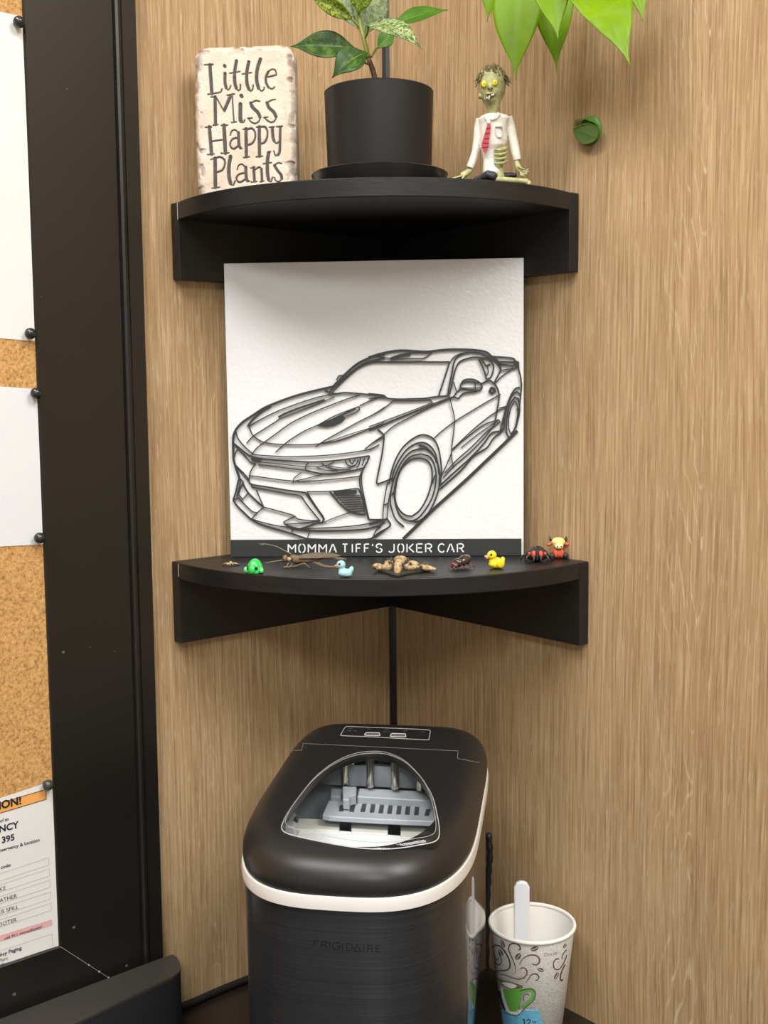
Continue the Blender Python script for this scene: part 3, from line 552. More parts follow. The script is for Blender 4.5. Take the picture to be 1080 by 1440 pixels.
def vnoise(x, y, seed):
    r = np.random.default_rng(seed); g = r.random((64, 64)); xi = np.floor(x).astype(int); yi = np.floor(y).astype(int); fx, fy = x-xi, y-yi; fx = fx*fx*(3-2*fx); fy = fy*fy*(3-2*fy)
    G_ = lambda a, b: g[a % 64, b % 64]
    return (G_(xi, yi)*(1-fx)+G_(xi+1, yi)*fx)*(1-fy)+(G_(xi, yi+1)*(1-fx)+G_(xi+1, yi+1)*fx)*fy
cxp, hwp = (PX0+PX1)/2, (PX1-PX0)/2
wob = (vnoise(X*220, Zg*220, 1)-.5)*.0032+(vnoise(X*90, Zg*90, 2)-.5)*.004
rc = .013
qx = np.abs(X-cxp)-(hwp-rc); qz = np.maximum(Zg-(PZ1-rc), (PZ0+.003)-Zg-0*X)
edge = -(np.hypot(np.maximum(qx, 0), np.maximum(np.where(Zg > .4, qz, -1), 0))+np.minimum(np.maximum(qx, np.where(Zg > .4, qz, -1)), 0)-rc)   # distance inside the outline
ed = edge+wob*.55
y_ = np.where(ed < .007, ((.007-np.clip(ed, 0, .007))/.007)**2.2*.0075, 0)
chip = np.clip((vnoise(X*170, Zg*140, 5)-.60)*5, 0, 1)*np.clip((.011-edge)/.009, 0, 1); y_ = y_+chip*.003
y_ += (vnoise(X*600, Zg*600, 3)-.5)*.00035+(vnoise(X*150, Zg*150, 4)-.5)*.0007
eng = np.clip(-D/.0005+.6, 0, 1); y_ += eng*.0013
outside = edge < 0
Xc = X.copy(); Zc = Zg.copy()
# pull points outside the rounded outline back onto it
ov = np.hypot(np.maximum(qx, 0), np.maximum(np.where(Zg > .4, qz, -1), 0)); k_ = np.where((ov > rc) & (qx > 0) & (qz > 0), rc/np.maximum(ov, 1e-9), 1)
Xc = np.where(k_ < 1, cxp+np.sign(X-cxp)*((hwp-rc)+np.maximum(qx, 0)*k_), X); Zc = np.where(k_ < 1, (PZ1-rc)+np.maximum(qz, 0)*k_, Zg)
Yf = PY+np.clip(y_, 0, PT*.6)
V = np.stack([Xc, Yf, Zc], -1).reshape(-1, 3)-PO; nF = len(V)
Vb = np.stack([Xc[:, :], np.full_like(Xc, PY+PT), Zc], -1)
idx = np.arange(nF).reshape(NZp, NXp)
F_ = np.stack([idx[:-1, :-1], idx[:-1, 1:], idx[1:, 1:], idx[1:, :-1]], -1).reshape(-1, 4).tolist()
per = list(idx[0, :])+list(idx[1:, -1])+list(idx[-1, -2::-1])+list(idx[-2:0:-1, 0])
VB = (Vb.reshape(-1, 3)[per]-PO); nb = len(per)
F_ += [(per[(i_+1) % nb], per[i_], nF+i_, nF+(i_+1) % nb) for i_ in range(nb)]+[tuple(nF+i_ for i_ in range(nb))]
me = bpy.data.meshes.new('slab'); me.from_pydata(np.vstack([V, VB]).tolist(), [], F_)
at = me.attributes.new('engraved', 'FLOAT', 'POINT'); at.data.foreach_set('value', np.concatenate([np.clip(-D/.00035+.35, 0, 1).ravel(), np.zeros(nb)]).astype(np.float32))
at = me.attributes.new('worn', 'FLOAT', 'POINT'); at.data.foreach_set('value', np.concatenate([np.clip(chip*1.2+np.clip((.004-ed)/.004, 0, 1)*.35, 0, 1).ravel(), np.ones(nb)*.9]).astype(np.float32))
me.polygons.foreach_set('use_smooth', [True]*len(me.polygons)); me.set_sharp_from_angle(angle=math.radians(60))
g = NG('cast_stone'); v = g.tc.outputs['Object']; n1 = g.noise(g.map(v, (160, 160, 160)), 1, 4, .65); n2 = g.noise(g.map(v, (28, 28, 28)), 1, 2); n3 = g.noise(g.map(v, (900, 900, 900)), 1, 1)
c = g.ramp(n2, [(.35, (.64, .52, .41)), (.6, (.70, .61, .50))]); c = g.mix(g.math('MULTIPLY', g.math('SUBTRACT', .40, n1), 3, True), c, (.55, .38, .29))
c = g.mix(g.math('MULTIPLY', g.math('SUBTRACT', n3, .71), 10, True), c, (.12, .09, .07))
def att(nm):
    a = g.t.nodes.new('ShaderNodeAttribute'); a.attribute_name = nm; return a.outputs['Fac']
c = g.mix(g.math('MULTIPLY', att('worn'), .75), c, (.28, .21, .18)); c = g.mix(att('engraved'), c, (.075, .062, .055))
g.link(c, g.b.inputs['Base Color']); g.b.inputs['Roughness'].default_value = .75; g.bump(n1, .25, .0008); me.materials.append(g.m)
o = bpy.data.objects.new('slab', me); COL.objects.link(o); o.parent = pq

# ================================================================ POT, SAUCER AND PLANT
PC = np.array([(aty(457, 180, -.22)[0]+aty(610, 180, -.22)[0])/2, -.22, SH_T])
M_pot = mat('matte_black_pot', (.0115, .0115, .012), .45, spec=.4, bump=(40, .05))
M_sauc = mat('black_plastic_saucer', (.012, .012, .012), .3, spec=.5)
sa = thing('plant_saucer', 'black plastic saucer under the matte black plant pot', 'saucer', PC)
rs = (aty(632, 246, -.22)[0]-aty(440, 246, -.22)[0])/2
mb = MB(); mb.lathe([(.0, .0003), (rs-.008, .0003), (rs-.004, .004), (rs-.001, .0165), (rs, .0185), (rs-.0012, .0195), (rs-.003, .0185), (rs-.006, .0045), (rs-.012, .003), (0, .003)], 64, cap=False); mb.build('dish', M_sauc, sa, smooth=50)
mb = MB()
for i_ in range(46):
    a = random.uniform(0, 6.28); r = rs-.0055-random.uniform(0, .004); mb.ball((r*math.cos(a), r*math.sin(a), .0045+random.uniform(0, .003)), random.uniform(.0012, .0026), n=6, m=4)
tag(mb.build('spilled_soil', mat('potting_soil', (.045, .028, .018), .95), sa), kind='stuff')
rt = (aty(611, 125, -.22)[0]-aty(456, 125, -.22)[0])/2*.985
ztop = .4580-SH_T
pt = thing('plant_pot', 'matte black cylinder pot holding a small variegated plant', 'pot', PC+UZ*.0035)
mb = MB(); mb.lathe([(0, 0), (rt-.006, 0), (rt-.003, .0015), (rt-.0025, .004), (rt, ztop-.006), (rt+.0002, ztop-.0045), (rt-.0008, ztop-.0035), (rt-.003, ztop-.0045), (rt-.004, ztop-.02), (0, ztop-.02)], 72, cap=False); mb.build('pot_wall', M_pot, pt, smooth=50)
mb = MB(); mb.lathe([(0, ztop-.019), (rt*.5, ztop-.0175), (rt-.0042, ztop-.0188)], 32, cap=False); mb.build('soil', mat('potting_soil', (.045, .028, .018), .95), pt, smooth='all')

def variegated(name, dark, mid, light, amt, scale, trans=.25):
    g = NG(name); v = g.tc.outputs['Object']; n = g.noise(g.map(v, (scale, scale, scale)), 1, 5, .75, .6)
    c = g.ramp(n, [(max(0, .5-amt*.32), dark), (.5, mid), (min(1, .5+amt*.12), light)])
    g.link(c, g.b.inputs['Base Color']); g.b.inputs['Roughness'].default_value = .4; g.b.inputs['Specular IOR Level'].default_value = .35
    if trans:
        t_ = g.t.nodes.new('ShaderNodeBsdfTranslucent'); g.link(c, t_.inputs[0]); mx = g.t.nodes.new('ShaderNodeMixShader'); mx.inputs[0].default_value = trans
        out = g.t.nodes['Material Output']; g.link(g.b.outputs[0], mx.inputs[1]); g.link(t_.outputs[0], mx.inputs[2]); g.link(mx.outputs[0], out.inputs[0])
    return g.m
LF_dark = variegated('dark_green_leaf', (.010, .034, .004), (.034, .095, .012), (.10, .20, .03), .9, 70)
LF_var = variegated('cream_variegated_leaf', (.03, .085, .03), (.16, .27, .08), (.55, .60, .30), .45, 330)
LF_yel = variegated('yellow_variegated_leaf', (.035, .10, .008), (.12, .22, .014), (.42, .46, .05), .5, 330)
LF_grey = variegated('grey_green_leaf', (.07, .12, .04), (.17, .23, .09), (.30, .36, .16), .5, 300)
LF_lime = variegated('lime_leaf', (.17, .34, .0015), (.24, .44, .002), (.30, .50, .004), 1.6, 22, .42)
LF_green = variegated('mid_green_leaf', (.035, .12, .006), (.075, .21, .012), (.11, .27, .02), 1.2, 40)
M_bark = mat('brown_stem', (.10, .045, .022), .6, noise=(120, .4, (1, 1, 3))); M_gstem = mat('green_stem', (.20, .24, .035), .5)
def leaf_mesh(base, tip, width, nrm, bend=.1, fold=.15, prof=(0, .35, .72, .95, 1, .93, .74, .45, .16, 0), off=(0, 0, 0), rib=True, twist=0., quilt=0.):
    """leaf blade between base and tip; nrm ~ face normal; bend = sag of the midrib, fold = V depth"""
    base, tip, nrm = [np.asarray(p, float) for p in (base, tip, nrm)]; ax = tip-base; Ln = np.linalg.norm(ax); ax = ax/Ln; nrm = nrm-ax*(nrm@ax); nrm /= np.linalg.norm(nrm); sd = np.cross(nrm, ax)
    n, m = 22, 6; mb = MB(); rows = []
    for i_ in range(n+1):
        t_ = i_/n; hw = width/2*np.interp(t_, np.linspace(0, 1, len(prof)), prof); hw = max(hw, .0002)
        c = base+ax*Ln*t_+nrm*bend*Ln*4*t_*(1-t_); tw = twist*(t_-.5); s2 = sd*math.cos(tw)+nrm*math.sin(tw); n2 = nrm*math.cos(tw)-sd*math.sin(tw)
        rows.append([c+s2*hw*(j/m)+n2*(fold*hw*abs(j/m)**1.3+quilt*hw*math.sin(t_*34-abs(j)*1.1)*abs(j/m)*(1-abs(j/m))*2-.02*hw*math.cos(j)) for j in range(-m, m+1)])
    N = 2*m+1; mb.add([p for r in rows for p in r], [(i_*N+j, i_*N+j+1, (i_+1)*N+j+1, (i_+1)*N+j) for i_ in range(n) for j in range(2*m)])
    path = [base+ax*Ln*t_+nrm*(bend*Ln*4*t_*(1-t_)-.012*width) for t_ in np.linspace(0, .96, 12)]
    return mb, path
def leaf(parent, m, base, tip, width, nrm, off, rib_m=None, **kw):
    mb, path = leaf_mesh(base, tip, width, nrm, **kw); o = mb.build('leaf', m, parent, smooth='all', off=off)
    s = o.modifiers.new('thickness', 'SOLIDIFY'); s.thickness = .0005; s.offset = 0
    if rib_m:
        r = MB(); r.tube(path, np.linspace(.0007, .0002, len(path)), 6); r.build('midrib', rib_m, o, smooth='all', off=off)
    return o
POF = PC+UZ*(.0035+ztop-.0185)
plant = thing('rubber_plant', 'young plant with mottled green and cream leaves in black pot', 'plant', POF+np.array([-.005, 0, 0]))
PF = POF+np.array([-.005, 0, 0])
def pp(u, v, dy=0.): return aty(u, v, -.22+dy)
stem = [pp(528, 135), pp(527, 112), pp(524, 98), pp(518, 82, -.002), pp(513, 60, -.002), pp(507, 38), pp(504, 15), pp(503, -20)]
mb = MB(); sp_ = [np.asarray(p) for p in smooth_line(stem[:4], 4)]; mb.tube(sp_, np.linspace(.0031, .0024, len(sp_)), 10); mb.build('woody_stem', M_bark, plant, smooth='all', off=PF)
mb = MB(); sp_ = [np.asarray(p) for p in smooth_line(stem[3:], 4)]; mb.tube(sp_, np.linspace(.0024, .0016, len(sp_)), 10); mb.build('green_stem', M_gstem, plant, smooth='all', off=PF)
def petiole(pts, r=.0011, m=M_gstem):
    mb = MB(); q = [np.asarray(p) for p in smooth_line(pts, 4)]; mb.tube(q, r, 8); mb.build('petiole', m, plant, smooth='all', off=PF)
leaf(plant, LF_dark, pp(500, 68, .018), pp(408.5, 65.5, .02), .029, (0, -1, .25), PF, M_gstem, bend=.05, fold=.25); petiole([pp(517, 80), pp(508, 72, .01), pp(499, 68, .018)])
leaf(plant, LF_dark, pp(517, 74, -.012), pp(467, 110, -.02), .031, (-.15, -1, .35), PF, M_gstem, bend=.14, fold=.2); petiole([pp(521, 91), pp(512, 88, -.006), pp(504, 84, -.012)])
leaf(plant, LF_yel, pp(496, 27, -.004), pp(430, -18, .0), .016, (-.3, -.85, -.2), PF, M_gstem, bend=.05, fold=.3, prof=(.1, .5, .85, 1, 1, .95, .8, .55, .25, 0)); petiole([pp(506, 38), pp(501, 33, -.002), pp(495, 26, -.004)])
leaf(plant, LF_grey, pp(509, 52, .012), pp(534, -42, .02), .036, (.3, -1, .1), PF, M_gstem, bend=-.03, fold=.2); petiole([pp(512, 58), pp(510, 53, .012)])
leaf(plant, LF_yel, pp(505, 20, -.006), pp(512, -45, -.015), .024, (.1, -1, .3), PF, M_gstem, bend=.06, fold=.25)
leaf(plant, LF_grey, pp(503, 40, .01), pp(480, -30, .02), .024, (-.2, -1, .1), PF, M_gstem, bend=-.03, fold=.15)
leaf(plant, LF_var, pp(514, 36, -.012), pp(594, 69, -.028), .030, (.15, -.72, .7), PF, M_gstem, bend=.14, fold=.12); petiole([pp(512, 56), pp(517, 45, -.008), pp(518, 36, -.012)])
leaf(plant, LF_green, pp(552, 36, .012), pp(630, 14, .022), .021, (.1, -.8, .6), PF, M_gstem, bend=.06, fold=.2); leaf(plant, LF_green, pp(531, 68, .008), pp(556, 44, .014), .016, (.3, -.9, .4), PF, M_gstem, bend=.05, fold=.2); petiole([pp(522, 80), pp(526, 73, .004), pp(534, 62, .01), pp(553, 38, .012)], .0012)

# ================================================================ HANGING VINE with lime leaves, against the right wall
def rp(u, v, o): return atR(u, v, o)
vb = rp(800, -60, .03); vine = thing('hanging_vine', 'lime green vine leaves hanging beside the wall above zombie figurine', 'plant', vb)
mb = MB(); vp = [np.asarray(p) for p in smooth_line([rp(650, -75, .05), rp(700, -85, .05), rp(760, -70, .06), rp(830, -80, .05), rp(900, -70, .035), rp(960, -80, .02), rp(1000, -90, .006)], 5)]; mb.tube(vp, .0024, 8); mb.build('vine_stem', mat('vine_green_stem', (.22, .36, .03), .5), vine, smooth='all', off=vb)
HT = (.2, .72, .95, 1, .96, .86, .70, .50, .26, .07, 0)
def vleaf(b, t_, w_px, o0, o1, nrm, m=LF_lime, **kw):
    B, T = rp(*b, o0), rp(*t_, o1); leaf(vine, m, B, T, w_px*px2m((B+T)/2), nrm, vb, None, prof=HT, **kw)
    mb = MB(); q = [np.asarray(p) for p in smooth_line([vp[np.argmin([np.linalg.norm(x-B) for x in vp])], (B+vp[np.argmin([np.linalg.norm(x-B) for x in vp])])/2+np.array([0, -.004, .004]), B], 4)]; mb.tube(q, .0013, 6); mb.build('petiole', MATS['vine_green_stem'], vine, smooth='all', off=vb)
vleaf((732, -38), (725, 113), 72, .075, .085, (-.25, -1, .05), bend=.03, fold=.18)
vleaf((775, -50), (783, 103), 60, .045, .05, (-.1, -1, .0), bend=.02, fold=.1)
vleaf((770, -50), (785, 57), 56, .085, .10, (-.1, -1, .25), bend=.05, fold=.15)
vleaf((818, -42), (886.5, 94), 88, .07, .075, (.15, -1, .25), bend=.07, fold=.12, quilt=.10)
vleaf((700, -55), (685, 31), 40, .06, .07, (-.3, -1, .1), bend=.04, fold=.15)
vleaf((880, -60), (904.5, 31), 46, .045, .05, (.2, -1, .1), LF_lime, bend=.05, fold=.15)

# ================================================================ WALL CLIP (leaf shaped)
M_clip = mat('green_plastic', (.075, .21, .025), .35, spec=.5); M_clip2 = mat('dull_green_plastic', (.085, .15, .035), .45)
cb = rp(828, 186, 0.0005); clip = thing('plant_clip', 'green leaf-shaped plastic plant clip stuck on the wall', 'clip', cb)
def cpx(x, y, o): return rp(790+x/13.5, 150+y/13.5, o)
mb = MB(); C0 = cpx(548, 462, 0); pr = .0137
mb.loft([[C0+DL*h+DR*(r*math.cos(a))+UZ*(r*math.sin(a)) for a in np.linspace(0, 2*math.pi, 40, endpoint=False)] for r, h in ((pr, .0006), (pr, .0022), (pr-.001, .003))]); mb.build('backing_disc', M_clip, clip, smooth=40, off=cb)
FRT = [(215, 430), (330, 365), (450, 330), (540, 328), (620, 355), (680, 410), (695, 480), (680, 560), (640, 625), (570, 680), (480, 710), (400, 708), (330, 670), (270, 600), (230, 520)]
mb = MB(); q = smooth_line(FRT+[FRT[0]], 3); q = [tuple(p) for p in q[:-1]]
mb.prism(q, lambda x, y: cpx(x, y, .0095), lambda x, y: cpx(x, y, .0112)); fp = mb.build('leaf_face', M_clip2, clip, smooth=40, off=cb)
mb = MB()
for pts in ([(640, 580), (520, 545), (350, 480)], [(560, 560), (480, 600)], [(520, 545), (430, 480)]): ribbon(mb, pts, [12, 9, 4], lambda x, y: cpx(x, y, .0110), lambda x, y: cpx(x, y, .0117))
mb.build('leaf_vein', M_clip, fp, off=cb)
mb = MB(); RIM = [(690, 480), (680, 410), (620, 355), (540, 328), (450, 330), (330, 365), (218, 428)]
for a, b in zip(RIM[:-1], RIM[1:]): ribbon(mb, [a, b], 16, lambda x, y: cpx(x, y, .0108), lambda x, y: cpx(x, y, .0119))
mb.build('raised_rim', M_clip, fp, off=cb)
mb = MB(); HK = [(690, 520), (705, 440), (670, 350), (600, 290), (500, 262)]
for h0, h1 in ((.0025, .0100),):
    rings = []
    for x, y in smooth_line(HK, 4): rings.append([cpx(x-10, y+6, h0), cpx(x+12, y-6, h0), cpx(x+12, y-6, h1), cpx(x-10, y+6, h1)])
    mb.loft(rings)
mb.build('hinge_wall', M_clip, clip, smooth=40, off=cb)
mb = MB(); rings = []
for x, y in smooth_line([(225, 425), (232, 340), (245, 262), (330, 235), (430, 238), (515, 262)], 4): rings.append([cpx(x-4, y-8, .002), cpx(x+8, y+8, .002), cpx(x+8, y+8, .0068), cpx(x-4, y-8, .0068)])
mb.loft(rings); mb.build('hook', M_clip, clip, smooth=40, off=cb)

# ================================================================ ZOMBIE FIGURINE (digitised in an 8 x zoom)
ZY = -.236
def zz(x, y, dy=0.): return aty(625+x/8, 85+y/8, ZY+dy)
zk = px2m(zz(520, 700))/8          # metres per zoom pixel
zb = np.array([zz(560, 1340)[0], ZY, SH_T])
M_skin = mat('sickly_green_skin', (.42, .42, .19), .5, noise=(160, .25)); M_shirt = mat('dirty_white_shirt', (.74, .72, .64), .6, noise=(120, .08)); M_trs = mat('charcoal_trousers', (.03, .033, .036), .5)
zo = thing('zombie_figurine', 'seated zombie figurine in white shirt and red tie', 'figurine', zb)
def zring(y, x0, x1, dep, dy=0., n=20, p=2.3):
    c = zz((x0+x1)/2, y, dy); a = (x1-x0)/2*zk; b = a*dep
    return [c+np.array([a*abs(math.cos(t_))**(2/p)*np.sign(math.cos(t_)), b*abs(math.sin(t_))**(2/p)*np.sign(math.sin(t_)), 0]) for t_ in np.linspace(0, 2*math.pi, n, endpoint=False)]
def ztube(mb, pts, n=12): mb.tube([zz(x, y, dy) for x, y, r, dy in pts], [r*zk for x, y, r, dy in pts], n)
FLR = SH_T+.0004
mb = MB()
mb.loft([zring(y, a, b, d) for y, a, b, d in ((78, 480, 610, .8), (100, 435, 650, .9), (130, 402, 672, .95), (180, 386, 690, .98), (250, 382, 695, .98), (320, 384, 690, .95), (375, 392, 678, .92), (430, 420, 650, .9), (480, 448, 630, .9), (530, 474, 614, .9), (575, 490, 602, .95), (640, 495, 598, .95))])
mb.ball(zz(405, 405, -.002), (28*zk, 40*zk, 30*zk))                                   # torn cheek
mb.ball(zz(515, 300, -.0125), (26*zk, 30*zk, 36*zk))                                   # nose bridge
mb.ball(zz(512, 440, -.0095), (70*zk, 40*zk, 30*zk)); mb.ball(zz(520, 375, -.0105), (60*zk, 35*zk, 16*zk))   # lips and chin
mb.ball(zz(445, 262, -.0098), (38*zk, 22*zk, 42*zk)); mb.ball(zz(570, 247, -.0106), (38*zk, 22*zk, 42*zk))   # sockets
mb.loft([zring(y, a, b, .62) for y, a, b in ((620, 470, 640), (700, 420, 680), (900, 430, 690), (1000, 450, 690), (1100, 470, 680), (1200, 460, 660), (1330, 440, 680))])
for y in (1010, 1060, 1110, 1160): ztube(mb, [(560, y-8, 12, -.008), (620, y, 17, -.0095), (680, y-14, 16, -.006), (705, y-34, 14, .0)], 8)
# left hand flat on the shelf: wrist, palm, five fingers
ztube(mb, [(315, 1200, 30, 0), (285, 1238, 32, 0), (235, 1275, 38, -.001), (190, 1300, 34, -.001)])
for i_, (tx, ty, dy) in enumerate(((70, 1335, -.004), (60, 1350, -.001), (80, 1360, .002), (105, 1365, .005))): ztube(mb, [(195, 1300+i_*8, 13, dy*.6), (135, 1315+i_*9, 12, dy), (tx, ty, 9, dy*1.2)], 8)
ztube(mb, [(230, 1285, 14, -.004), (200, 1330, 12, -.007), (165, 1352, 9, -.008)], 8)
# right hand hanging over the knee, fingers curled up
ztube(mb, [(808, 1110, 28, -.002), (815, 1160, 30, -.003), (835, 1215, 36, -.004), (860, 1250, 34, -.005)])
for i_, (ax, ay, bx, by, dy) in enumerate(((915, 1245, 950, 1215, -.003), (905, 1265, 955, 1245, -.006), (885, 1280, 935, 1272, -.009), (860, 1290, 905, 1297, -.011))): ztube(mb, [(855, 1245+i_*6, 13, dy*.7), (ax, ay, 12, dy), (bx, by, 9, dy)], 8)
ztube(mb, [(830, 1190, 14, -.007), (870, 1215, 12, -.010), (905, 1225, 9, -.011)], 8)
# bare shin across the front, foot at the right end
ztube(mb, [(560, 1335, 36, -.006), (700, 1345, 33, -.010), (850, 1355, 30, -.012), (935, 1362, 34, -.012)]); mb.ball(zz(950, 1385, -.013), (30*zk, 60*zk, 36*zk))
for i_ in range(5): mb.ball(zz(938+i_*8, 1400, -.018+i_*.001), (9*zk, 16*zk, 10*zk), n=8, m=6)
o = mb.build('body', M_skin, zo, off=zb); remesh(o, .00055, 2)
# shirt: torso with a torn opening on the right side, sleeves, collar
mb = MB()
mb.loft([zring(y, a, b, d, -.0008) for y, a, b, d in ((600, 470, 640, .6), (625, 410, 715, .55), (660, 375, 745, .55), (720, 392, 712, .62), (800, 398, 700, .68), (900, 405, 708, .70), (960, 410, 690, .72), (1010, 415, 610, .82), (1060, 425, 592, .92), (1120, 436, 590, .95), (1200, 432, 612, .9), (1255, 428, 630, .9), (1290, 440, 625, .9))])
ztube(mb, [(395, 655, 42, 0), (375, 760, 44, .001), (366, 900, 46, .001), (352, 1020, 46, 0), (325, 1110, 46, -.001), (292, 1190, 44, -.001), (284, 1210, 42, -.001)], 14)
ztube(mb, [(715, 640, 52, 0), (748, 740, 50, .001), (768, 860, 52, .001), (790, 980, 56, .0), (812, 1080, 48, -.002), (820, 1125, 44, -.002)], 14)
o = mb.build('shirt', M_shirt, zo, off=zb); remesh(o, .00055, 1)
mb = MB()
mb.prism([tuple(p) for p in ((440, 612), (470, 595), (520, 660), (490, 690), (455, 650))], lambda x, y: zz(x, y, -.0085), lambda x, y: zz(x, y, -.0112))
mb.prism([tuple(p) for p in ((605, 575), (628, 600), (590, 650), (530, 672), (520, 650), (580, 610))], lambda x, y: zz(x, y, -.0085), lambda x, y: zz(x, y, -.0112)); mb.build('collar', M_shirt, zo, off=zb)
mb = MB(); ribbon(mb, smooth_line([(570, 745), (575, 820), (600, 862), (630, 862), (655, 830), (655, 740), (570, 745)], 3), 7, lambda x, y: zz(x, y, -.0088), lambda x, y: zz(x, y, -.0108)); mb.build('pocket_seam', mat('shirt_crease', (.52, .50, .42), .7), zo, off=zb)
M_tie = mat('red_tie', (.52, .012, .03), .4)
mb = MB(); mb.prism([(480, 728), (522, 724), (497, 950), (492, 985), (437, 1042), (415, 950)], lambda x, y: zz(x, y, -.0085), lambda x, y: zz(x, y, -.0122)); tie = mb.build('tie', M_tie, zo, off=zb)
for pts in ([(470, 765), (521, 758)], [(458, 822), (515, 815)], [(447, 878), (509, 876)], [(430, 925), (502, 932)], [(416, 982), (492, 968)]):
    mb = MB(); ribbon(mb, pts, 9, lambda x, y: zz(x, y, -.0118), lambda x, y: zz(x, y, -.0127)); mb.build('tie_stripe', M_trs, tie, off=zb)
mb = MB(); mb.ball(zz(498, 695, -.0105), (26*zk, 20*zk, 26*zk)); mb.build('tie_knot', M_shirt, zo, smooth='all', off=zb)
mb = MB(); ztube(mb, [(330, 1345, 26, -.002), (420, 1320, 36, -.005), (490, 1282, 50, -.008), (545, 1300, 52, -.008), (570, 1330, 46, -.006)]); ztube(mb, [(560, 1325, 60, .004), (660, 1305, 42, .006), (760, 1290, 30, .006), (810, 1292, 22, .004)]); mb.ball(zz(540, 1340, .002), (120*zk, 110*zk, 60*zk))
remesh(mb.build('trousers', M_trs, zo, off=zb), .0006, 1)
M_eye = mat('yellow_eye', (.78, .68, .015), .25); M_dk = mat('dark_recess', (.03, .025, .015), .6); M_tooth = mat('tooth', (.75, .72, .55), .4)
for x, y, dy in ((445, 265, -.0122), (570, 248, -.0130)):
    mb = MB(); mb.ball(zz(x, y, dy), (28*zk, 16*zk, 38*zk if x < 500 else 34*zk)); e = mb.build('eye', M_eye, zo, smooth='all', off=zb)
    mb = MB(); mb.ball(zz(x+2, y-2, dy-16*zk), (6*zk, 4*zk, 7*zk), n=8, m=6); mb.build('pupil', M_dk, e, smooth='all', off=zb)
for x, y in ((497, 320), (532, 316)):
    mb = MB(); mb.ball(zz(x, y, -.0145), (9*zk, 12*zk, 11*zk), n=8, m=6); mb.build('nostril', M_dk, zo, smooth='all', off=zb)
mb = MB(); q = [(458, 415), (500, 390), (545, 372), (568, 380), (555, 402), (510, 425), (470, 432)]; mb.prism(q, lambda x, y: zz(x, y, -.010), lambda x, y: zz(x, y, -.0148)); mth = mb.build('mouth', M_dk, zo, off=zb)
for x, y in ((478, 420), (505, 408), (535, 388), (552, 385), (500, 428)):
    mb = MB(); mb.ball(zz(x, y, -.0149), (10*zk, 9*zk, 13*zk), n=8, m=6); mb.build('tooth', M_tooth, mth, smooth='all', off=zb)
mb = MB(); rr = random.Random(3)
for i_ in range(260):
    a = rr.uniform(-1.0, 1.0); x = 535+a*150; y = 108+abs(a)**2*85+rr.uniform(-38, 45); dy = rr.uniform(-.011, .012)*(1-.4*abs(a)); pts = []; ph = rr.uniform(0, 6.3); 
    for k in range(7): pts.append(zz(x+a*k*7+9*math.cos(ph+k*1.3), y-18+k*(5+abs(a)*8)+9*math.sin(ph+k*1.3)-22*(1-abs(a)), dy-(.003 if dy < 0 else -.001)))
    mb.tube(pts, 6*zk, 5)
for i_ in range(10):
    s = rr.uniform(0, 1); pts = [zz(690+s*10, 200+rr.uniform(-30, 40), .002), zz(720+rr.uniform(0, 20), 230+rr.uniform(-20, 30), .003), zz(745+rr.uniform(-10, 25), 215+rr.uniform(-30, 60), .002)]; mb.tube(pts, 2.2*zk, 4)
tag(mb.build('hair', mat('straw_hair', (.20, .16, .065), .7), zo, smooth='all', off=zb), kind='stuff')

# ================================================================ TINY TOYS ON THE LOWER SHELF
def toy(name, label, cat, px, rz=0, group='tiny toys and specimens on the lower shelf'):
    P = atz(px[0], px[1], .0003); return thing(name, label, cat, P, rz, group), px2m(P)
def part(t, name, m, fn, vox=None, smooth='all', it=1, parent=None):
    mb = MB(); fn(mb); o = mb.build(name, m, parent or t, smooth=smooth)
    if vox: remesh(o, vox, it)
    return o
TILT = np.array(Matrix.Rotation(math.radians(-20), 3, 'Y'))
def Rz(d): return np.array(Matrix.Rotation(math.radians(d), 3, 'Z'))
def Ry(d): return np.array(Matrix.Rotation(math.radians(d), 3, 'Y'))
def Rx(d): return np.array(Matrix.Rotation(math.radians(d), 3, 'X'))
M_eyeb = mat('glossy_black', (.006, .006, .007), .12, spec=.6)
# ducks: x right, head at -x, slightly towards the camera
def duck(px, label, m, mbeak, k, wing, rz):
    t, s = toy('toy_duck', label, 'toy duck', px, math.radians(rz)); u = s*k
    def body(b):
        b.ball((0, 0, 5*u), (9*u, 7*u, 5.4*u)); b.ball((1*u, 0, 3*u), (8*u, 6.5*u, 3*u)); b.ball((7.5*u, 0, 8.5*u), (3.2*u, 3.4*u, 5*u), Ry(18)); b.ball((-4*u, 0, 9*u), (4.5*u, 4*u, 5*u)); b.ball((-5*u, 0, 15.5*u), (5.8*u, 5.4*u, 5.6*u))
    part(t, 'body', m, body, .0005, it=2)
    part(t, 'beak', mbeak, lambda b: (b.ball((-11*u, 0, 14.2*u), (3*u, 2.6*u, 1.6*u)), b.ball((-10.5*u, 0, 12.6*u), (2.4*u, 2.2*u, 1.2*u))))
    for sy in (-1, 1): part(t, 'eye', M_eyeb, lambda b: b.ball((-7*u, sy*4.7*u, 17*u), (1.4*u, 1*u, 1.5*u), n=10, m=8))
    if wing:
        for sy in (-1, 1): part(t, 'wing', m, lambda b: (b.ball((3.5*u, sy*6.6*u, 6.5*u), (5.2*u, 1.9*u, 5.4*u), Ry(-8)), ))
duck((485.5, 811), 'pale blue toy duck with orange beak beside the dried winged insect', mat('pale_blue_resin', (.36, .66, .70), .3), mat('orange_beak', (.80, .22, .05), .35), 1.12, False, 8)
duck((697.5, 799), 'yellow toy duck with pink beak beside the dark brown beetle', mat('yellow_resin', (.85, .66, .02), .28), mat('pink_beak', (.75, .38, .30), .35), 1.2, True, 14)
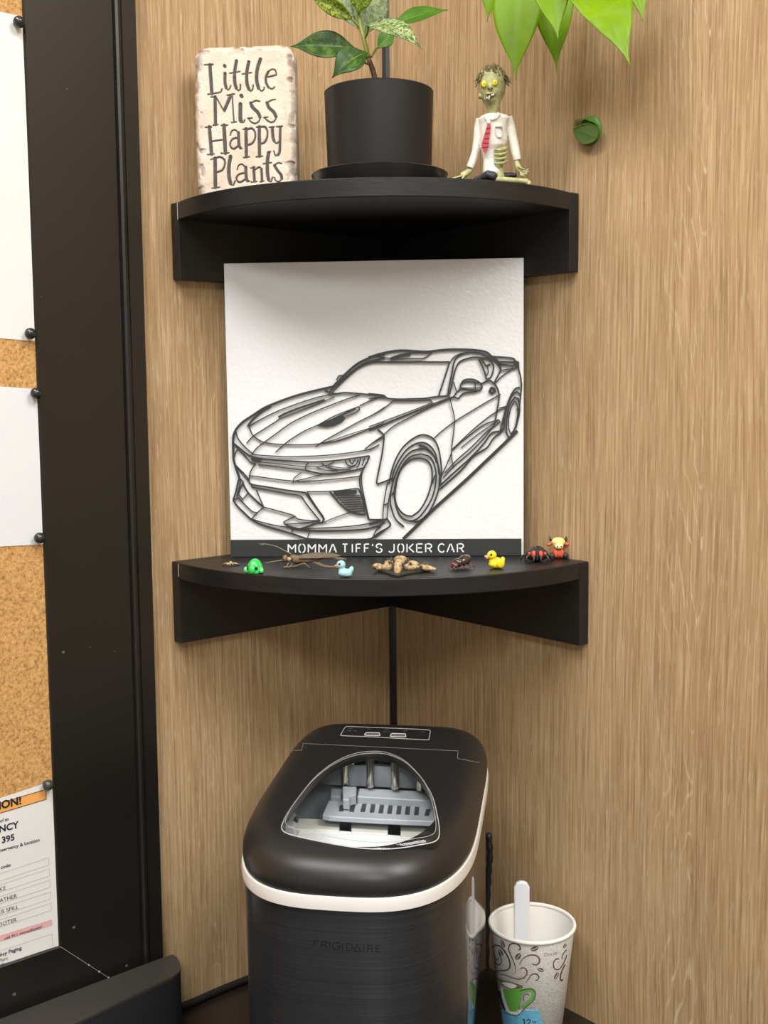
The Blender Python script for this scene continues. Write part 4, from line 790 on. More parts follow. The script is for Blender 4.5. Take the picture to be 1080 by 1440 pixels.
# green ribbed creature
t, u = toy('green_creature_toy', 'bright green ribbed toy creature with black eyes on black shelf', 'toy', (359, 805), math.radians(-14))
M_grn = mat('bright_green_plastic', (.03, .58, .09), .32, coat=.2); M_ltg = mat('pale_green_plastic', (.20, .75, .28), .3)
def shell(b):
    n, m_ = 56, 16; rings = []
    for i_ in range(m_+1):
        th = math.pi/2*i_/m_*.985; rings.append([((11.2*u*math.cos(th)*(1+.07*math.cos(7*a)*math.cos(th)))*math.cos(a), (12*u*math.cos(th)*(1+.07*math.cos(7*a)*math.cos(th)))*math.sin(a), 1.2*u+18.5*u*math.sin(th)) for a in np.linspace(0, 2*math.pi, n, endpoint=False)])
    b.loft([[(x, y, 0) for x, y, z in rings[0]]]+rings)
part(t, 'shell', M_grn, shell); part(t, 'snout', M_grn, lambda b: b.ball((0, -10*u, 5.5*u), (6*u, 4.5*u, 6.5*u)))
for sx in (-1, 1):
    part(t, 'eye', M_eyeb, lambda b: b.ball((sx*6*u, -10.2*u, 7.5*u), (2.4*u, 1.8*u, 2.9*u), Rz(sx*30)))
    part(t, 'flipper', M_ltg, lambda b: b.ball((sx*12*u, -5*u, 4.2*u), (3.0*u, 3*u, 4.2*u)))
# spider
t, u = toy('toy_spider', 'black toy spider with red spots beside the toy bull', 'toy spider', (755, 789), 0)
M_spi = mat('black_rubber', (.022, .022, .023), .45); M_red = mat('red_orange_spot', (.72, .06, .025), .35)
part(t, 'body', M_spi, lambda b: (b.ball((0, 0, 9.5*u), (16*u, 12*u, 10*u)), b.ball((0, 5*u, 12*u), (12.5*u, 9*u, 9*u)), b.tube([(0, -11.5*u, 15*u), (0, -12.8*u, 8*u), (0, -12.5*u, 3*u)], 1.6*u)), .0006, it=1)
for sx in (-1, 1):
    part(t, 'spot', M_red, lambda b: b.ball((sx*5*u, -9.8*u, 11.5*u), (3.1*u, 2.2*u, 5.0*u), Rx(-18)@Rz(sx*12)))
    part(t, 'spot', M_red, lambda b: b.ball((sx*11*u, -6.8*u, 11.5*u), (2.6*u, 2*u, 2.5*u), Rz(sx*40)))
    for i_, (a, l) in enumerate(((-70, 15), (-35, 19), (5, 21), (40, 20))):
        ca, sa_ = math.cos(math.radians(a)), math.sin(math.radians(a)); l2 = l*u
        part(t, 'leg', M_spi, lambda b: b.tube([np.array([sx*ca*l2*f_, sa_*l2*f_, z_*u]) for f_, z_ in ((.45, 7), (.72, 9.5), (.92, 7.5), (1.0, 3.5), (1.06, .6))], [2.0*u, 1.9*u, 1.7*u, 1.4*u, .9*u], 8))
part(t, 'red_tip', M_red, lambda b: b.ball((-2*u, 2*u, 19.4*u), (1.2*u, 1.2*u, 1.4*u), n=8, m=6))
# bull
t, u = toy('toy_bull', 'small seated toy bull with yellow head and red body', 'toy bull', (784.5, 785), math.radians(6))
M_bull = mat('orange_red_resin', (.62, .10, .035), .4, noise=(300, .2)); M_cream = mat('pale_yellow_resin', (.80, .68, .24), .45, noise=(400, .25)); M_muz = mat('cream_muzzle', (.86, .78, .42), .4)
part(t, 'body', M_bull, lambda b: (b.ball((0, 0, 8*u), (9*u, 8*u, 8.5*u)), b.ball((0, 0, 14*u), (6.5*u, 6*u, 5*u)), b.ball((-4*u, -6*u, 7.5*u), (3.4*u, 3*u, 6*u)), b.ball((4*u, -6*u, 7.5*u), (3.4*u, 3*u, 6*u))), .0005, it=1)
part(t, 'head', M_cream, lambda b: (b.ball((0, -2*u, 23.5*u), (10*u, 8*u, 6.6*u)), b.ball((0, -4*u, 20*u), (7.5*u, 6.5*u, 5*u))), .0005, it=1)
mz = part(t, 'muzzle', M_muz, lambda b: b.ball((0, -9*u, 17.6*u), (5.8*u, 3.6*u, 3.4*u)))
for sx in (-1, 1):
    part(t, 'nostril', M_eyeb, lambda b: b.ball((sx*2.5*u, -12*u, 18.2*u), (1.2*u, .9*u, 1.0*u), n=8, m=6), parent=mz)
    part(t, 'ear', M_bull, lambda b: b.ball((sx*12.2*u, -1*u, 20*u), (4.6*u, 2.4*u, 2.5*u), Ry(sx*14)))
    part(t, 'horn', M_spi, lambda b: b.tube([(sx*8.5*u, -1*u, 25.5*u), (sx*11*u, -1*u, 27*u), (sx*11.6*u, -1*u, 31*u)], [2.2*u, 2*u, .6*u], 8))
    part(t, 'foot', M_spi, lambda b: b.ball((sx*9.5*u, -6.5*u, 4.4*u), (4.4*u, 4*u, 4.6*u)))
# beetle, head towards the camera-left
t, u = toy('beetle_specimen', 'dried dark brown beetle specimen on the shelf', 'beetle', (647, 799), math.radians(-38))
M_bt = mat('dark_beetle_shell', (.045, .026, .020), .22, spec=.6, coat=.4); M_bt2 = mat('reddish_beetle_head', (.16, .045, .032), .25, coat=.4)
part(t, 'wing_case', M_bt, lambda b: (b.ball((0, 9*u, 10*u), (8.2*u, 13*u, 7.6*u), Rx(14)),))
part(t, 'wing_seam', M_bt2, lambda b: b.tube([(0, 20*u, 14.5*u), (0, 10*u, 17.9*u), (0, 0, 15.4*u)], .5*u, 6))
part(t, 'thorax', M_bt, lambda b: b.ball((0, -5*u, 8.5*u), (7.8*u, 6*u, 6.2*u), Rx(18)))
part(t, 'head', M_bt2, lambda b: (b.ball((0, -12*u, 5.5*u), (5.6*u, 4.6*u, 4.2*u)), b.ball((0, -14*u, 7.5*u), (3.4*u, 3*u, 2*u))))
for sx in (-1, 1):
    part(t, 'mandible', M_bt2, lambda b: b.tube([(sx*3*u, -15*u, 4*u), (sx*4.5*u, -19*u, 3*u), (sx*2*u, -21*u, 2*u)], [1.4*u, 1.1*u, .5*u], 7))
    for y_, l in ((-6, 1.), (2, 1.1), (11, 1.2)):
        part(t, 'leg', M_bt2, lambda b: b.tube([(sx*5*u, y_*u, 5*u), (sx*10*u*l, y_*u-2*u, 6*u), (sx*13*u*l, y_*u+(3 if y_ > 5 else -4)*u, .5*u)], [1.1*u, .9*u, .5*u], 6))
# dried long-winged insect
t, u = toy('winged_insect_specimen', 'dried brown insect specimen with long folded wings before car sign', 'insect', (420, 796), 0)
M_ins = mat('dried_brown_chitin', (.15, .095, .045), .5, noise=(350, .5)); M_ins2 = mat('dry_straw_leg', (.23, .17, .10), .6); M_wing = mat('dry_wing', (.13, .10, .065), .45, noise=(260, .45, (1, 4, 4)))
def iu(px_, py_, dy=0.):         # zoom pixel -> local point in the upright plane through the specimen
    P = aty(380+px_/7.714, 750+py_/7.714, t.location.y+dy); return P-np.array(t.location)
part(t, 'head', M_ins, lambda b: b.ball(iu(165, 275), (34/7.7*u, 6*u, 40/7.7*u))); part(t, 'eye', mat('dull_amber_eye', (.40, .33, .20), .2), lambda b: b.ball(iu(205, 280, -.004), (24/7.7*u, 2.4*u, 24/7.7*u)))
part(t, 'thorax', M_ins, lambda b: (b.ball(iu(285, 285), (56/7.7*u, 7*u, 50/7.7*u)), b.ball(iu(250, 265), (45/7.7*u, 6*u, 36/7.7*u))))
part(t, 'abdomen', M_ins, lambda b: b.tube([iu(300, 290), iu(400, 295, -.001), iu(480, 290, -.001), iu(580, 270)], [5*u, 4.2*u, 3*u, 1.2*u], 10))
for (a, c, b_, w_) in (((300, 250, .004), (500, 225, .004), (770, 240, .006), 7.5), ((300, 265, -.003), (480, 275, -.004), (740, 245, -.003), 7.), ((320, 260, .0), (560, 240, .0), (835, 280, .002), 6)):
    B, T = iu(*a), iu(*b_); lm, _ = leaf_mesh(B, T, w_*u*1.3, (0, -.55, .8), bend=.03, fold=.12, prof=(.3, .6, .8, .95, 1, 1, .95, .8, .5, .1)); o = lm.build('wing', M_wing, t, smooth='all'); s_ = o.modifiers.new('thickness', 'SOLIDIFY'); s_.thickness = .0003
for pts in ([(230, 225, .003), (150, 185, .006), (60, 140, .012), (-60, 115, .016), (-130, 112, .018)], [(-60, 115, .016), (-110, 130, .018)], [(150, 290, 0), (70, 300, -.001), (0, 312, -.002), (-60, 318, -.002)], [(200, 320, -.002), (170, 375, -.006), (150, 412, -.008)], [(235, 325, -.002), (215, 375, -.007), (145, 425, -.010)], [(210, 380, -.004), (330, 335, -.008), (375, 325, -.008), (410, 355, -.009), (430, 382, -.010)], [(440, 300, -.002), (520, 335, -.005), (620, 372, -.008), (700, 385, -.009)], [(470, 300, -.002), (600, 350, -.005), (720, 362, -.007)]):
    def lg(b):
        q = [np.asarray(p) for p in smooth_line([iu(*p) for p in pts], 3)]; q = [np.array([p[0], p[1], max(p[2], .0004)]) for p in q]; b.tube(q, np.linspace(.9*u, .5*u, len(q)), 6)
    part(t, 'leg', M_ins2, lg)
# tan skull-like specimen
t, u = toy('skull_specimen', 'tan dried specimen with skull-like centre and two side lobes', 'specimen', (568, 804), 0)
M_tan = mat('dry_tan_husk', (.42, .30, .15), .7, noise=(320, .6), bump=(400, .6)); M_tand = mat('dark_hollow', (.10, .06, .03), .8)
def su(px_, py_, dy=0.): P = aty(510+px_/9, 760+py_/9, t.location.y+dy); return P-np.array(t.location)
q9 = u/9
part(t, 'centre_skull', M_tan, lambda b: (b.ball(su(480, 235, .002), (85*q9, 9*u, 44*q9)), b.tube([su(475, 250, .0), su(450, 320, -.008), su(440, 380, -.013), su(437, 440, -.017)], [60*q9, 56*q9, 46*q9, 26*q9], 14), b.tube([su(445, 260, -.008), su(440, 330, -.014), su(436, 420, -.019)], [14*q9, 13*q9, 10*q9], 8)), .0006, it=1)
for x in (388, 505): part(t, 'eye_hollow', M_tand, lambda b: b.ball(su(x, 305, -.009), (16*q9, 3*u, 24*q9), n=10, m=8))
part(t, 'side_lobe', M_tan, lambda b: (b.ball(su(310, 340, 0), (75*q9, 7*u, 52*q9)), b.ball(su(330, 275, .003), (56*q9, 5*u, 26*q9)), b.ball(su(195, 335, .002), (78*q9, 7*u, 46*q9), Ry(8))), .0006, it=1)
part(t, 'side_lobe', M_tan, lambda b: (b.ball(su(610, 335, 0), (100*q9, 7*u, 48*q9)), b.ball(su(640, 285, .003), (70*q9, 5*u, 30*q9), Ry(10)), b.ball(su(800, 345, .001), (95*q9, 7*u, 42*q9), Ry(10)), b.ball(su(880, 360, 0), (55*q9, 5*u, 24*q9))), .0006, it=1)
for x, y, dy in ((345, 280, -.004), (150, 340, -.005), (605, 290, -.004), (735, 330, -.006)): part(t, 'hollow', M_tand, lambda b: b.ball(su(x, y, dy), (22*q9, 2.4*u, 16*q9), n=10, m=8))
def tufts(b):
    r_ = random.Random(5)
    for cx_, cy_, k in ((330, 245, 12), (790, 280, 16), (740, 300, 10), (560, 240, 6)):
        for _ in range(k):
            x = cx_+r_.uniform(-40, 40); y = cy_+r_.uniform(-5, 25); b.tube([su(x, y+25, 0), su(x+r_.uniform(-25, 25), y-r_.uniform(10, 45), r_.uniform(-.004, .004))], [2.5*q9, 1*q9], 4)
    b.tube([su(520, 405, -.008), su(660, 412, -.008)], 4*q9, 5)
tag(part(t, 'bristle', M_ins2, tufts), kind='stuff')
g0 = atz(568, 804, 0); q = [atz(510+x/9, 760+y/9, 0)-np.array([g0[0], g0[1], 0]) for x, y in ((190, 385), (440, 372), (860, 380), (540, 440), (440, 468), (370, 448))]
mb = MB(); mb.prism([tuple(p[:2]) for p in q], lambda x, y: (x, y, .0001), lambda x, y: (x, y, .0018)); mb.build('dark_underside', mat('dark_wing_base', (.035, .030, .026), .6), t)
# spiky trinket
t, u = toy('spiky_trinket', 'tiny gold and black spiky trinket near shelf end', 'trinket', (324.5, 795), 0)
part(t, 'base_plate', M_spi, lambda b: b.prism([(-14*u, 1*u), (-5*u, -7*u), (3*u, -9*u), (15*u, 3*u), (4*u, 6*u), (-4*u, 6*u)], lambda x, y: (x, y, 0), lambda x, y: (x*.8, y*.8, 1.4*u)), smooth=False)
M_gold = mat('antique_gold', (.52, .40, .20), .35, metal=.6)
for a in range(0, 360, 45):
    l = 13 if a % 180 == 0 else 7; part(t, 'spike', M_gold, lambda b: b.tube([(0, 0, 2.2*u), (l*.5*u*math.cos(math.radians(a)), l*.5*u*math.sin(math.radians(a)), 3.0*u), (l*u*math.cos(math.radians(a)), l*u*math.sin(math.radians(a)), 1.2*u)], [1.6*u, 1.2*u, .3*u], 6))
part(t, 'knob', M_gold, lambda b: b.ball((0, 0, 4*u), (2.6*u, 2.6*u, 2.2*u), n=10, m=8))

# ================================================================ ICE MAKER
MC = np.array([.0050, -.363, CZ]); MRZ = math.radians(-4.5)
MR = np.array(Matrix.Rotation(MRZ, 3, 'Z'))
ice = thing('ice_maker', 'black countertop ice maker with white band and clear lid window', 'ice maker', MC, MRZ)
def loc(P): return MR.T@(np.asarray(P)-MC)
LZ, LS = .3085, .045                                          # lid plane: z = LZ + LS * y (local)
nlid = MR@np.array([0, -LS, 1.]); dlid = LZ+nlid@MC
def lidpx(u, v, h=0.): return loc(onplane(u, v, nlid, dlid+h))
def outline(a, bf_, bb, n=88, pf=3.0, pb_=6.5):
    out = []
    for i_ in range(n):
        t_ = 2*math.pi*i_/n; c, s = math.cos(t_), math.sin(t_); p = pf if s < 0 else pb_; b = bf_ if s < 0 else bb
        e = 2/p if s < 0 else 2/p
        # keep x continuous where the exponents change
        out.append((a*np.sign(c)*abs(c)**(2/(pf if s < 0 else pb_)), b*np.sign(s)*abs(s)**e))
    return out
HA, HF, HB = .0990, .163, .165
def oring(inset, zf): return [(x, y, zf(y)) for x, y in outline(HA-inset, HF-inset, HB-inset)]
M_lid = mat('satin_black_plastic', (.0135, .0132, .013), .38, spec=.45, bump=(60, .02)); M_gloss = mat('glossy_black_side', (.010, .009, .008), .08, spec=.6)
M_brush = NG('brushed_black_steel'); _v = M_brush.tc.outputs['Object']; _n = M_brush.noise(M_brush.map(_v, (4, 4, 1500)), 1, 2, .5)
M_brush.link(M_brush.ramp(_n, [(.3, (.062, .068, .077)), (.7, (.10, .107, .118))]), M_brush.b.inputs['Base Color']); M_brush.b.inputs['Metallic'].default_value = .8; M_brush.b.inputs['Roughness'].default_value = .30; M_brush.bump(_n, .05, .0002); M_brush = M_brush.m
M_band = mat('white_trim_plastic', (.74, .73, .69), .35)
cst = lambda z: (lambda y: z)
mb = MB(); ol = outline(HA-.002, HF-.002, HB-.002); n_ = len(ol)
rings = [oring(.006, cst(.004)), oring(.0025, cst(.010)), oring(.002, cst(.14)), oring(.002, cst(.2625))]
mb.loft(rings, cap=False); mb.add(rings[0], [tuple(range(n_))])
for k, f in enumerate(mb.f):
    c = np.mean([mb.v[i_] for i_ in f], 0); mb.mi[k] = 1 if (c[1] < -.06 and abs(c[0]) < .092) else 0
body = mb.build('body', [M_gloss, M_brush], ice, smooth=50)
for sx in (-1, 1):
    for sy in (-1, 1): mb = MB(); mb.lathe([(.009, 0), (.010, .005)], 16, (sx*.08, sy*.125, 0)); mb.build('foot', M_lid, ice)
mb = MB(); bz = lambda z: (lambda y: z+.010*max(0, (y+.06)/.22))
mb.loft([oring(.002, bz(.2610)), oring(-.0006, bz(.2622)), oring(-.0010, bz(.2675)), oring(-.0004, bz(.2722)), oring(.003, bz(.2732))], cap=False); mb.build('white_band', M_band, ice, smooth=50)
# lid: rounded sides, flat top with a window opening
top = lambda y: LZ+LS*y
def mixz(f_): return lambda y: bz(.2728)(y)*(1-f_)+top(y)*f_
R_ = .026; mb = MB(); rings = [oring(.0012, bz(.2728)), oring(.0002, mixz(.16))]
for k in range(1, 9):
    a = math.pi/2*k/8; rings.append(oring(R_*(1-math.cos(a)), mixz(.2+.8*math.sin(a))))
mb.loft(rings, cap=False)
WP = [(25, 510), (60, 430), (130, 330), (220, 220), (330, 130), (450, 70), (570, 45), (690, 50), (800, 95), (880, 165), (940, 240), (985, 330), (1010, 430), (1025, 520), (1020, 580), (985, 608), (900, 625), (780, 645), (650, 652), (520, 645), (380, 625), (230, 595), (100, 565), (40, 540)]
WL_ = [lidpx(390+p[0]/4.5, 1050+p[1]/4.5) for p in smooth_line(WP+[WP[0]], 3, 70)][:-1]; WL_ = [np.array([p[0], p[1], top(p[1])]) for p in WL_]
cen = np.mean(WL_, 0)
def polar(poly, angs):
    """points of a closed loop seen from cen at the given angles"""
    out = []
    for a in angs:
        d = np.array([math.cos(a), math.sin(a)]); best = None
        for i_ in range(len(poly)):
            p, q = np.asarray(poly[i_])[:2]-cen[:2], np.asarray(poly[(i_+1) % len(poly)])[:2]-cen[:2]; e = q-p; den = d[0]*e[1]-d[1]*e[0]
            if abs(den) < 1e-12: continue
            t_ = (p[0]*e[1]-p[1]*e[0])/den; s_ = (p[0]*d[1]-p[1]*d[0])/den
            if t_ > 0 and -1e-9 <= s_ <= 1+1e-9 and (best is None or t_ > best): best = t_
        x, y = cen[:2]+d*best; out.append(np.array([x, y, top(y)]))
    return out
ANG = sorted([math.atan2(p[1]-cen[1], p[0]-cen[0]) for p in WL_]+[math.atan2(p[1]-cen[1], p[0]-cen[0]) for p in rings[-1]])
LO, LI = polar(rings[-1], ANG), polar(WL_, ANG)
mb.loft([[o_*(1-f_)+i_*f_ for o_, i_ in zip(LO, LI)] for f_ in (0, .5, 1)], cap=False)
mb.loft([[p for p in WL_], [p-UZ*.007 for p in WL_]], cap=False)
lid = mb.build('lid', M_lid, ice, smooth=35)
dgv = [MC+MR@np.array(v) for v in mb.v]; LID_BVH = BVHTree.FromPolygons([tuple(v) for v in dgv], mb.f)
def cast(bvh, u, v, eps):
    r = ray(u, v); r = r/np.linalg.norm(r); h, n, i_, d = bvh.ray_cast(Vector(CAM), Vector(r))
    if h is None: return None
    n = np.array(n); n = -n if n@r > 0 else n; return np.array(h)+n*eps
def decal_ribbon(mb, pts, w, fn, bvh, eps, tr=lambda P: P, sub=4, brk=60):
    q = smooth_line([fn(*p) for p in pts], sub, brk); L, R = strip2d(q, w); row = []
    for l, r in zip(L, R):
        a, b, c = cast(bvh, *l, eps), cast(bvh, *((l+r)/2), eps), cast(bvh, *r, eps)
        if a is None or b is None or c is None:
            if len(row) > 1: mb.loft(row, closed=False)
            row = []; continue
        row.append([tr(a), tr(b), tr(c)])
    if len(row) > 1: mb.loft(row, closed=False)
def decal_fill(mb, poly, fn, bvh, eps, tr=lambda P: P, step=.45, nx=14):
    q = [np.asarray(fn(*p)) for p in poly]; ys = [p[1] for p in q]; y0, y1 = min(ys)+1e-4, max(ys)-1e-4; m = max(2, int((y1-y0)/step)); rows = []
    for y in np.linspace(y0, y1, m+1):
        xs = []
        for i_ in range(len(q)):
            a, b = q[i_], q[(i_+1) % len(q)]
            if (a[1] > y) != (b[1] > y): xs.append(a[0]+(b[0]-a[0])*(y-a[1])/(b[1]-a[1]))
        if len(xs) < 2: continue
        r = [cast(bvh, x, y, eps) for x in np.linspace(min(xs), max(xs), nx)]
        if any(p is None for p in r): continue
        rows.append([tr(p) for p in r])
    if len(rows) > 1: mb.loft(rows, closed=False)
tri = lambda P: loc(P)
M_seam = mat('seam_highlight', (.16, .155, .15), .4)  # edge highlight of the hinge seam, painted as a lighter grey ribbon
mb = MB(); decal_ribbon(mb, [(186, 190), (268, 187), (275, 160), (893, 190), (890, 220), (975, 236)], .75, lambda x, y: (330+x/2.842, 990+y/2.842), LID_BVH, .0006, tri, 24); mb.build('hinge_seam_highlight', M_seam, ice)
# control panel
fn = lambda x, y: (460+x/6.75, 1005+y/6.75); M_sil = mat('silver_print', (.38, .38, .37), .35)
mb = MB(); decal_ribbon(mb, [(200, 114), (400, 122), (700, 134), (945, 146), (980, 160), (968, 225), (945, 241), (700, 229), (400, 212), (150, 202), (132, 188), (168, 125), (200, 114)], 1.0, fn, LID_BVH, .0003, tri); pan = mb.build('control_panel_border', M_sil, ice)
for q in ([(372, 174), (495, 176), (500, 195), (488, 204), (360, 200), (356, 190)], [(615, 182), (742, 186), (745, 205), (733, 215), (603, 210), (600, 200)]):
    mb = MB(); decal_ribbon(mb, q+[q[0]], 1.2, fn, LID_BVH, .0005, tri); bo = mb.build('button', mat('button_rim', (.55, .54, .52), .3), ice)
    mb = MB(); decal_fill(mb, q, fn, LID_BVH, .0003, tri); mb.build('button_face', mat('button_grey', (.12, .115, .11), .4), bo)
mb = MB()
for x, y, w_ in ((205, 132, 36), (380, 138, 32), (550, 146, 36), (720, 156, 40), (893, 166, 36), (190, 154, 40), (245, 156, 36), (530, 164, 34), (575, 166, 30)): decal_ribbon(mb, [(x, y), (x+w_, y+1.5)], .55, fn, LID_BVH, .0003, tri, 2)
mb.build('panel_print', mat('dim_print', (.14, .135, .125), .5), pan)
# window cover: shallow clear dome with its rim highlight painted in grey
g = NG('clear_window_plastic'); nt = g.t; tb = nt.nodes.new('ShaderNodeBsdfTransparent'); tb.inputs[0].default_value = (.93, .945, .95, 1); gl = nt.nodes.new('ShaderNodeBsdfGlossy'); gl.inputs['Roughness'].default_value = .03; lw_ = nt.nodes.new('ShaderNodeLayerWeight'); lw_.inputs[0].default_value = .5; fr = g.math('ADD', .035, g.math('MULTIPLY', g.math('POWER', lw_.outputs['Facing'], 4.0), .6))
mx = nt.nodes.new('ShaderNodeMixShader'); g.link(fr, mx.inputs[0]); g.link(tb.outputs[0], mx.inputs[1]); g.link(gl.outputs[0], mx.inputs[2]); g.link(mx.outputs[0], nt.nodes['Material Output'].inputs[0]); M_clear = g.m
mb = MB(); cl = cen
mb.loft([[cl+(p-cl)*s+UZ*h for p in WL_] for s, h in ((1., .0), (.985, .0028), (.94, .0048), (.8, .0062), (.5, .0072), (.15, .0076), (.001, .0077))], cap=False); wn = mb.build('window_cover', M_clear, ice, smooth='all')
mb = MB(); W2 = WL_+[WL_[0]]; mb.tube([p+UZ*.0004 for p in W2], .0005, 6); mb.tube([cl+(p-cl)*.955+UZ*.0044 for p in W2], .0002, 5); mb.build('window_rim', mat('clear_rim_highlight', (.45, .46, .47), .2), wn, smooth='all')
# cavity
M_cav = mat('grey_plastic_interior', (.30, .325, .345), .45); M_lgrey = mat('light_grey_plastic', (.44, .47, .50), .4); M_cream2 = mat('off_white_plastic', (.68, .67, .61), .5); M_bask = mat('white_basket_plastic', (.85, .86, .87), .45); M_chr = mat('nickel_rod', (.60, .56, .50), .12, metal=1.); M_slot = mat('dark_slot', (.05, .055, .06), .6)
mb = MB(); tub = lambda k, z: [(x, y, z(y)) for x, y in outline(HA-.016-k, .146-k, .078-k)]
cx0, cx1 = -.08, .08
mb.loft([tub(0, lambda y: top(y)-.0035), tub(.004, cst(.17)), tub(.012, cst(.16))], cap=False); q = tub(.012, cst(.16)); mb.add(q, [tuple(range(len(q)))]); mb.build('inner_tub', M_cav, ice, smooth=50)
def wz(x, y, z): return loc(atz(390+x/4.5, 1050+y/4.5, CZ+z))
def slab(name, poly, z, h, m, parent=ice):
    q = [wz(x, y, z) for x, y in poly]; mb = MB(); mb.prism([tuple(p[:2]) for p in q], lambda x, y: (x, y, z-h), lambda x, y: (x, y, z)); return bevel(mb.build(name, m, parent), .0008, 1)
pl = slab('ice_shovel', [(285, 430), (328, 330), (505, 322), (985, 345), (1040, 475), (650, 458), (330, 440)], .270, .005, M_lgrey)
slab('shovel_back', [(505, 315), (520, 262), (1010, 285), (1030, 345)], .277, .012, M_lgrey); slab('bracket', [(412, 250), (500, 252), (498, 300), (462, 312), (455, 335), (415, 332)], .281, .010, M_lgrey); slab('bracket', [(340, 262), (412, 266), (405, 318), (335, 312)], .275, .012, M_cav)
for (a, b) in (((410, 370), (403, 408)), ((481, 370), (470, 412)), ((555, 346), (540, 412)), ((610, 348), (598, 416)), ((666, 350), (654, 420)), ((720, 352), (709, 424)), ((776, 355), (766, 428)), ((830, 358), (821, 430)), ((886, 362), (879, 432)), ((957, 395), (945, 437))):
    mb = MB(); q = [wz(*a, .2702)[:2], wz(*b, .2702)[:2]]; ribbon(mb, q, .0042, lambda x, y: (x, y, .2698), lambda x, y: (x, y, .2703)); mb.build('slot', M_slot, pl)
slab('tub_block', [(120, 452), (395, 462), (392, 530), (120, 522)], .258, .03, M_cream2); slab('tub_block', [(468, 474), (700, 488), (700, 552), (468, 540)], .258, .03, M_cream2); slab('tub_block', [(780, 494), (1040, 512), (1040, 590), (780, 572)], .258, .03, M_cream2)
slab('ice_basket', [(150, 520), (400, 530), (700, 555), (1060, 585), (1060, 700), (650, 720), (350, 690), (90, 600)], .256, .05, M_bask)
slab('side_bracket', [(55, 440), (105, 400), (125, 440), (105, 505), (45, 510)], .276, .02, M_lgrey)
mb = MB(); mb.ball(wz(120, 462, .277), (.0022, .0022, .003), n=10, m=8); mb.build('screw', M_slot, ice, smooth='all')
mb = MB(); zt_ = .2925; q = [wz(330, 150, .282), wz(960, 190, .282)]; mb.box((cx0+.02, .066, .277), (cx1-.016, .074, .2975)); mb.build('evaporator_block', M_cav, ice)
for x, y in ((430, 240), (590, 256), (745, 268), (905, 276), (478, 218), (632, 200), (790, 212)):
    p = wz(x, y, .280); zb_ = .280; mb = MB(); mb.tube([(p[0], p[1], top(p[1])-.004), (p[0], p[1], zb_+.001), (p[0], p[1], zb_)], [.0040, .0040, .0030], 14); mb.build('freezing_rod', M_chr, ice, smooth=40)
# brand lettering on the front
bv = [tuple(MC+MR@np.array(v.co)) for v in body.data.vertices]; BODY_BVH = BVHTree.FromPolygons(bv, [tuple(p.vertices) for p in body.data.polygons])
LET = [[(102, 192), (102, 106)], [(102, 108), (165, 112)], [(102, 150), (150, 152)], [(200, 206), (200, 120)], [(200, 122), (250, 125), (266, 145), (250, 165), (200, 165)], [(235, 165), (268, 210)], [(308, 217), (308, 125)], [(428, 150), (395, 137), (355, 150), (340, 180), (355, 215), (390, 226), (428, 212), (428, 184), (395, 183)], [(465, 234), (465, 150)], [(520, 240), (520, 155), (560, 158), (588, 180), (590, 208), (568, 236), (520, 240)], [(613, 247), (652, 165), (697, 249), (613, 247)], [(733, 254), (733, 170)], [(785, 256), (785, 172), (830, 174), (846, 192), (830, 212), (785, 212)], [(815, 212), (848, 258)], [(890, 256), (890, 174)], [(890, 174), (945, 177)], [(890, 214), (935, 215)], [(890, 256), (945, 258)]]
mb = MB()
for st in LET: decal_ribbon(mb, st, 1.15, lambda x, y: (430+x/9, 1310+y/9), BODY_BVH, .0003, tri, 3)
mb.build('brand_lettering', mat('black_lettering', (.004, .004, .004), .5), ice)

# ================================================================ PAPER CUP AND SCOOP
CC = np.array([.1558, -.243, CZ]); CH, CR0, CR1 = .1195, .0295, .0425
cup = thing('paper_cup', 'printed paper coffee cup with green mug design beside ice maker', 'cup', CC+UZ*.0003)
M_cup = NG('quilted_white_paper'); _v = M_cup.tc.outputs['Object']; _a = M_cup.noise(M_cup.map(_v, (300, 300, 900)), 1, 2); _b = M_cup.noise(M_cup.map(_v, (900, 900, 260), (2, 1, 0)), 1, 2)
_m = M_cup.math('MULTIPLY', _a, _b); M_cup.link(M_cup.ramp(_m, [(.12, (.58, .56, .51)), (.24, (.76, .75, .71)), (.4, (.80, .79, .76))]), M_cup.b.inputs['Base Color']); M_cup.b.inputs['Roughness'].default_value = .7; M_cup.bump(_m, .5, .001); M_cup = M_cup.m
M_cupin = mat('smooth_white_paper', (.80, .78, .72), .5)
mb = MB(); mb.lathe([(CR0-.0015, .0), (CR0, .0006), (CR1, CH-.004)], 120, cap=False); wallm = mb.build('cup_wall', M_cup, cup, smooth='all')
CUP_BVH = BVHTree.FromPolygons([tuple(np.array(v)+CC+UZ*.0003) for v in mb.v], mb.f)
mb = MB(); mb.lathe([(CR1-.001, CH-.004), (CR1-.0018, CH-.006), (CR0-.0010, .010), (0, .009)], 96, cap=False); mb.build('cup_lining', M_cupin, cup, smooth=40)
mb = MB(); mb.lathe([(CR1+.0018*math.cos(a), CH-.0022+.0022*math.sin(a)) for a in np.linspace(0, 2*math.pi, 15)], 96, cap=False); mb.build('rolled_rim', M_cupin, cup, smooth='all')
cf = lambda x, y: (680+x/8.308, 1320+y/8.308); trc = lambda P: np.asarray(P)-(CC+UZ*.0003)
M_br = mat('brown_print', (.085, .045, .025), .7); M_br2 = mat('light_brown_print', (.20, .10, .045), .7); M_grn2 = mat('green_print', (.13, .42, .06), .65); M_nav = mat('navy_print', (.02, .03, .07), .65); M_blu = mat('blue_print', (.14, .46, .66), .65, noise=(250, .25, (1, 1, 5))); M_wpr = mat('white_print', (.80, .79, .76), .65)
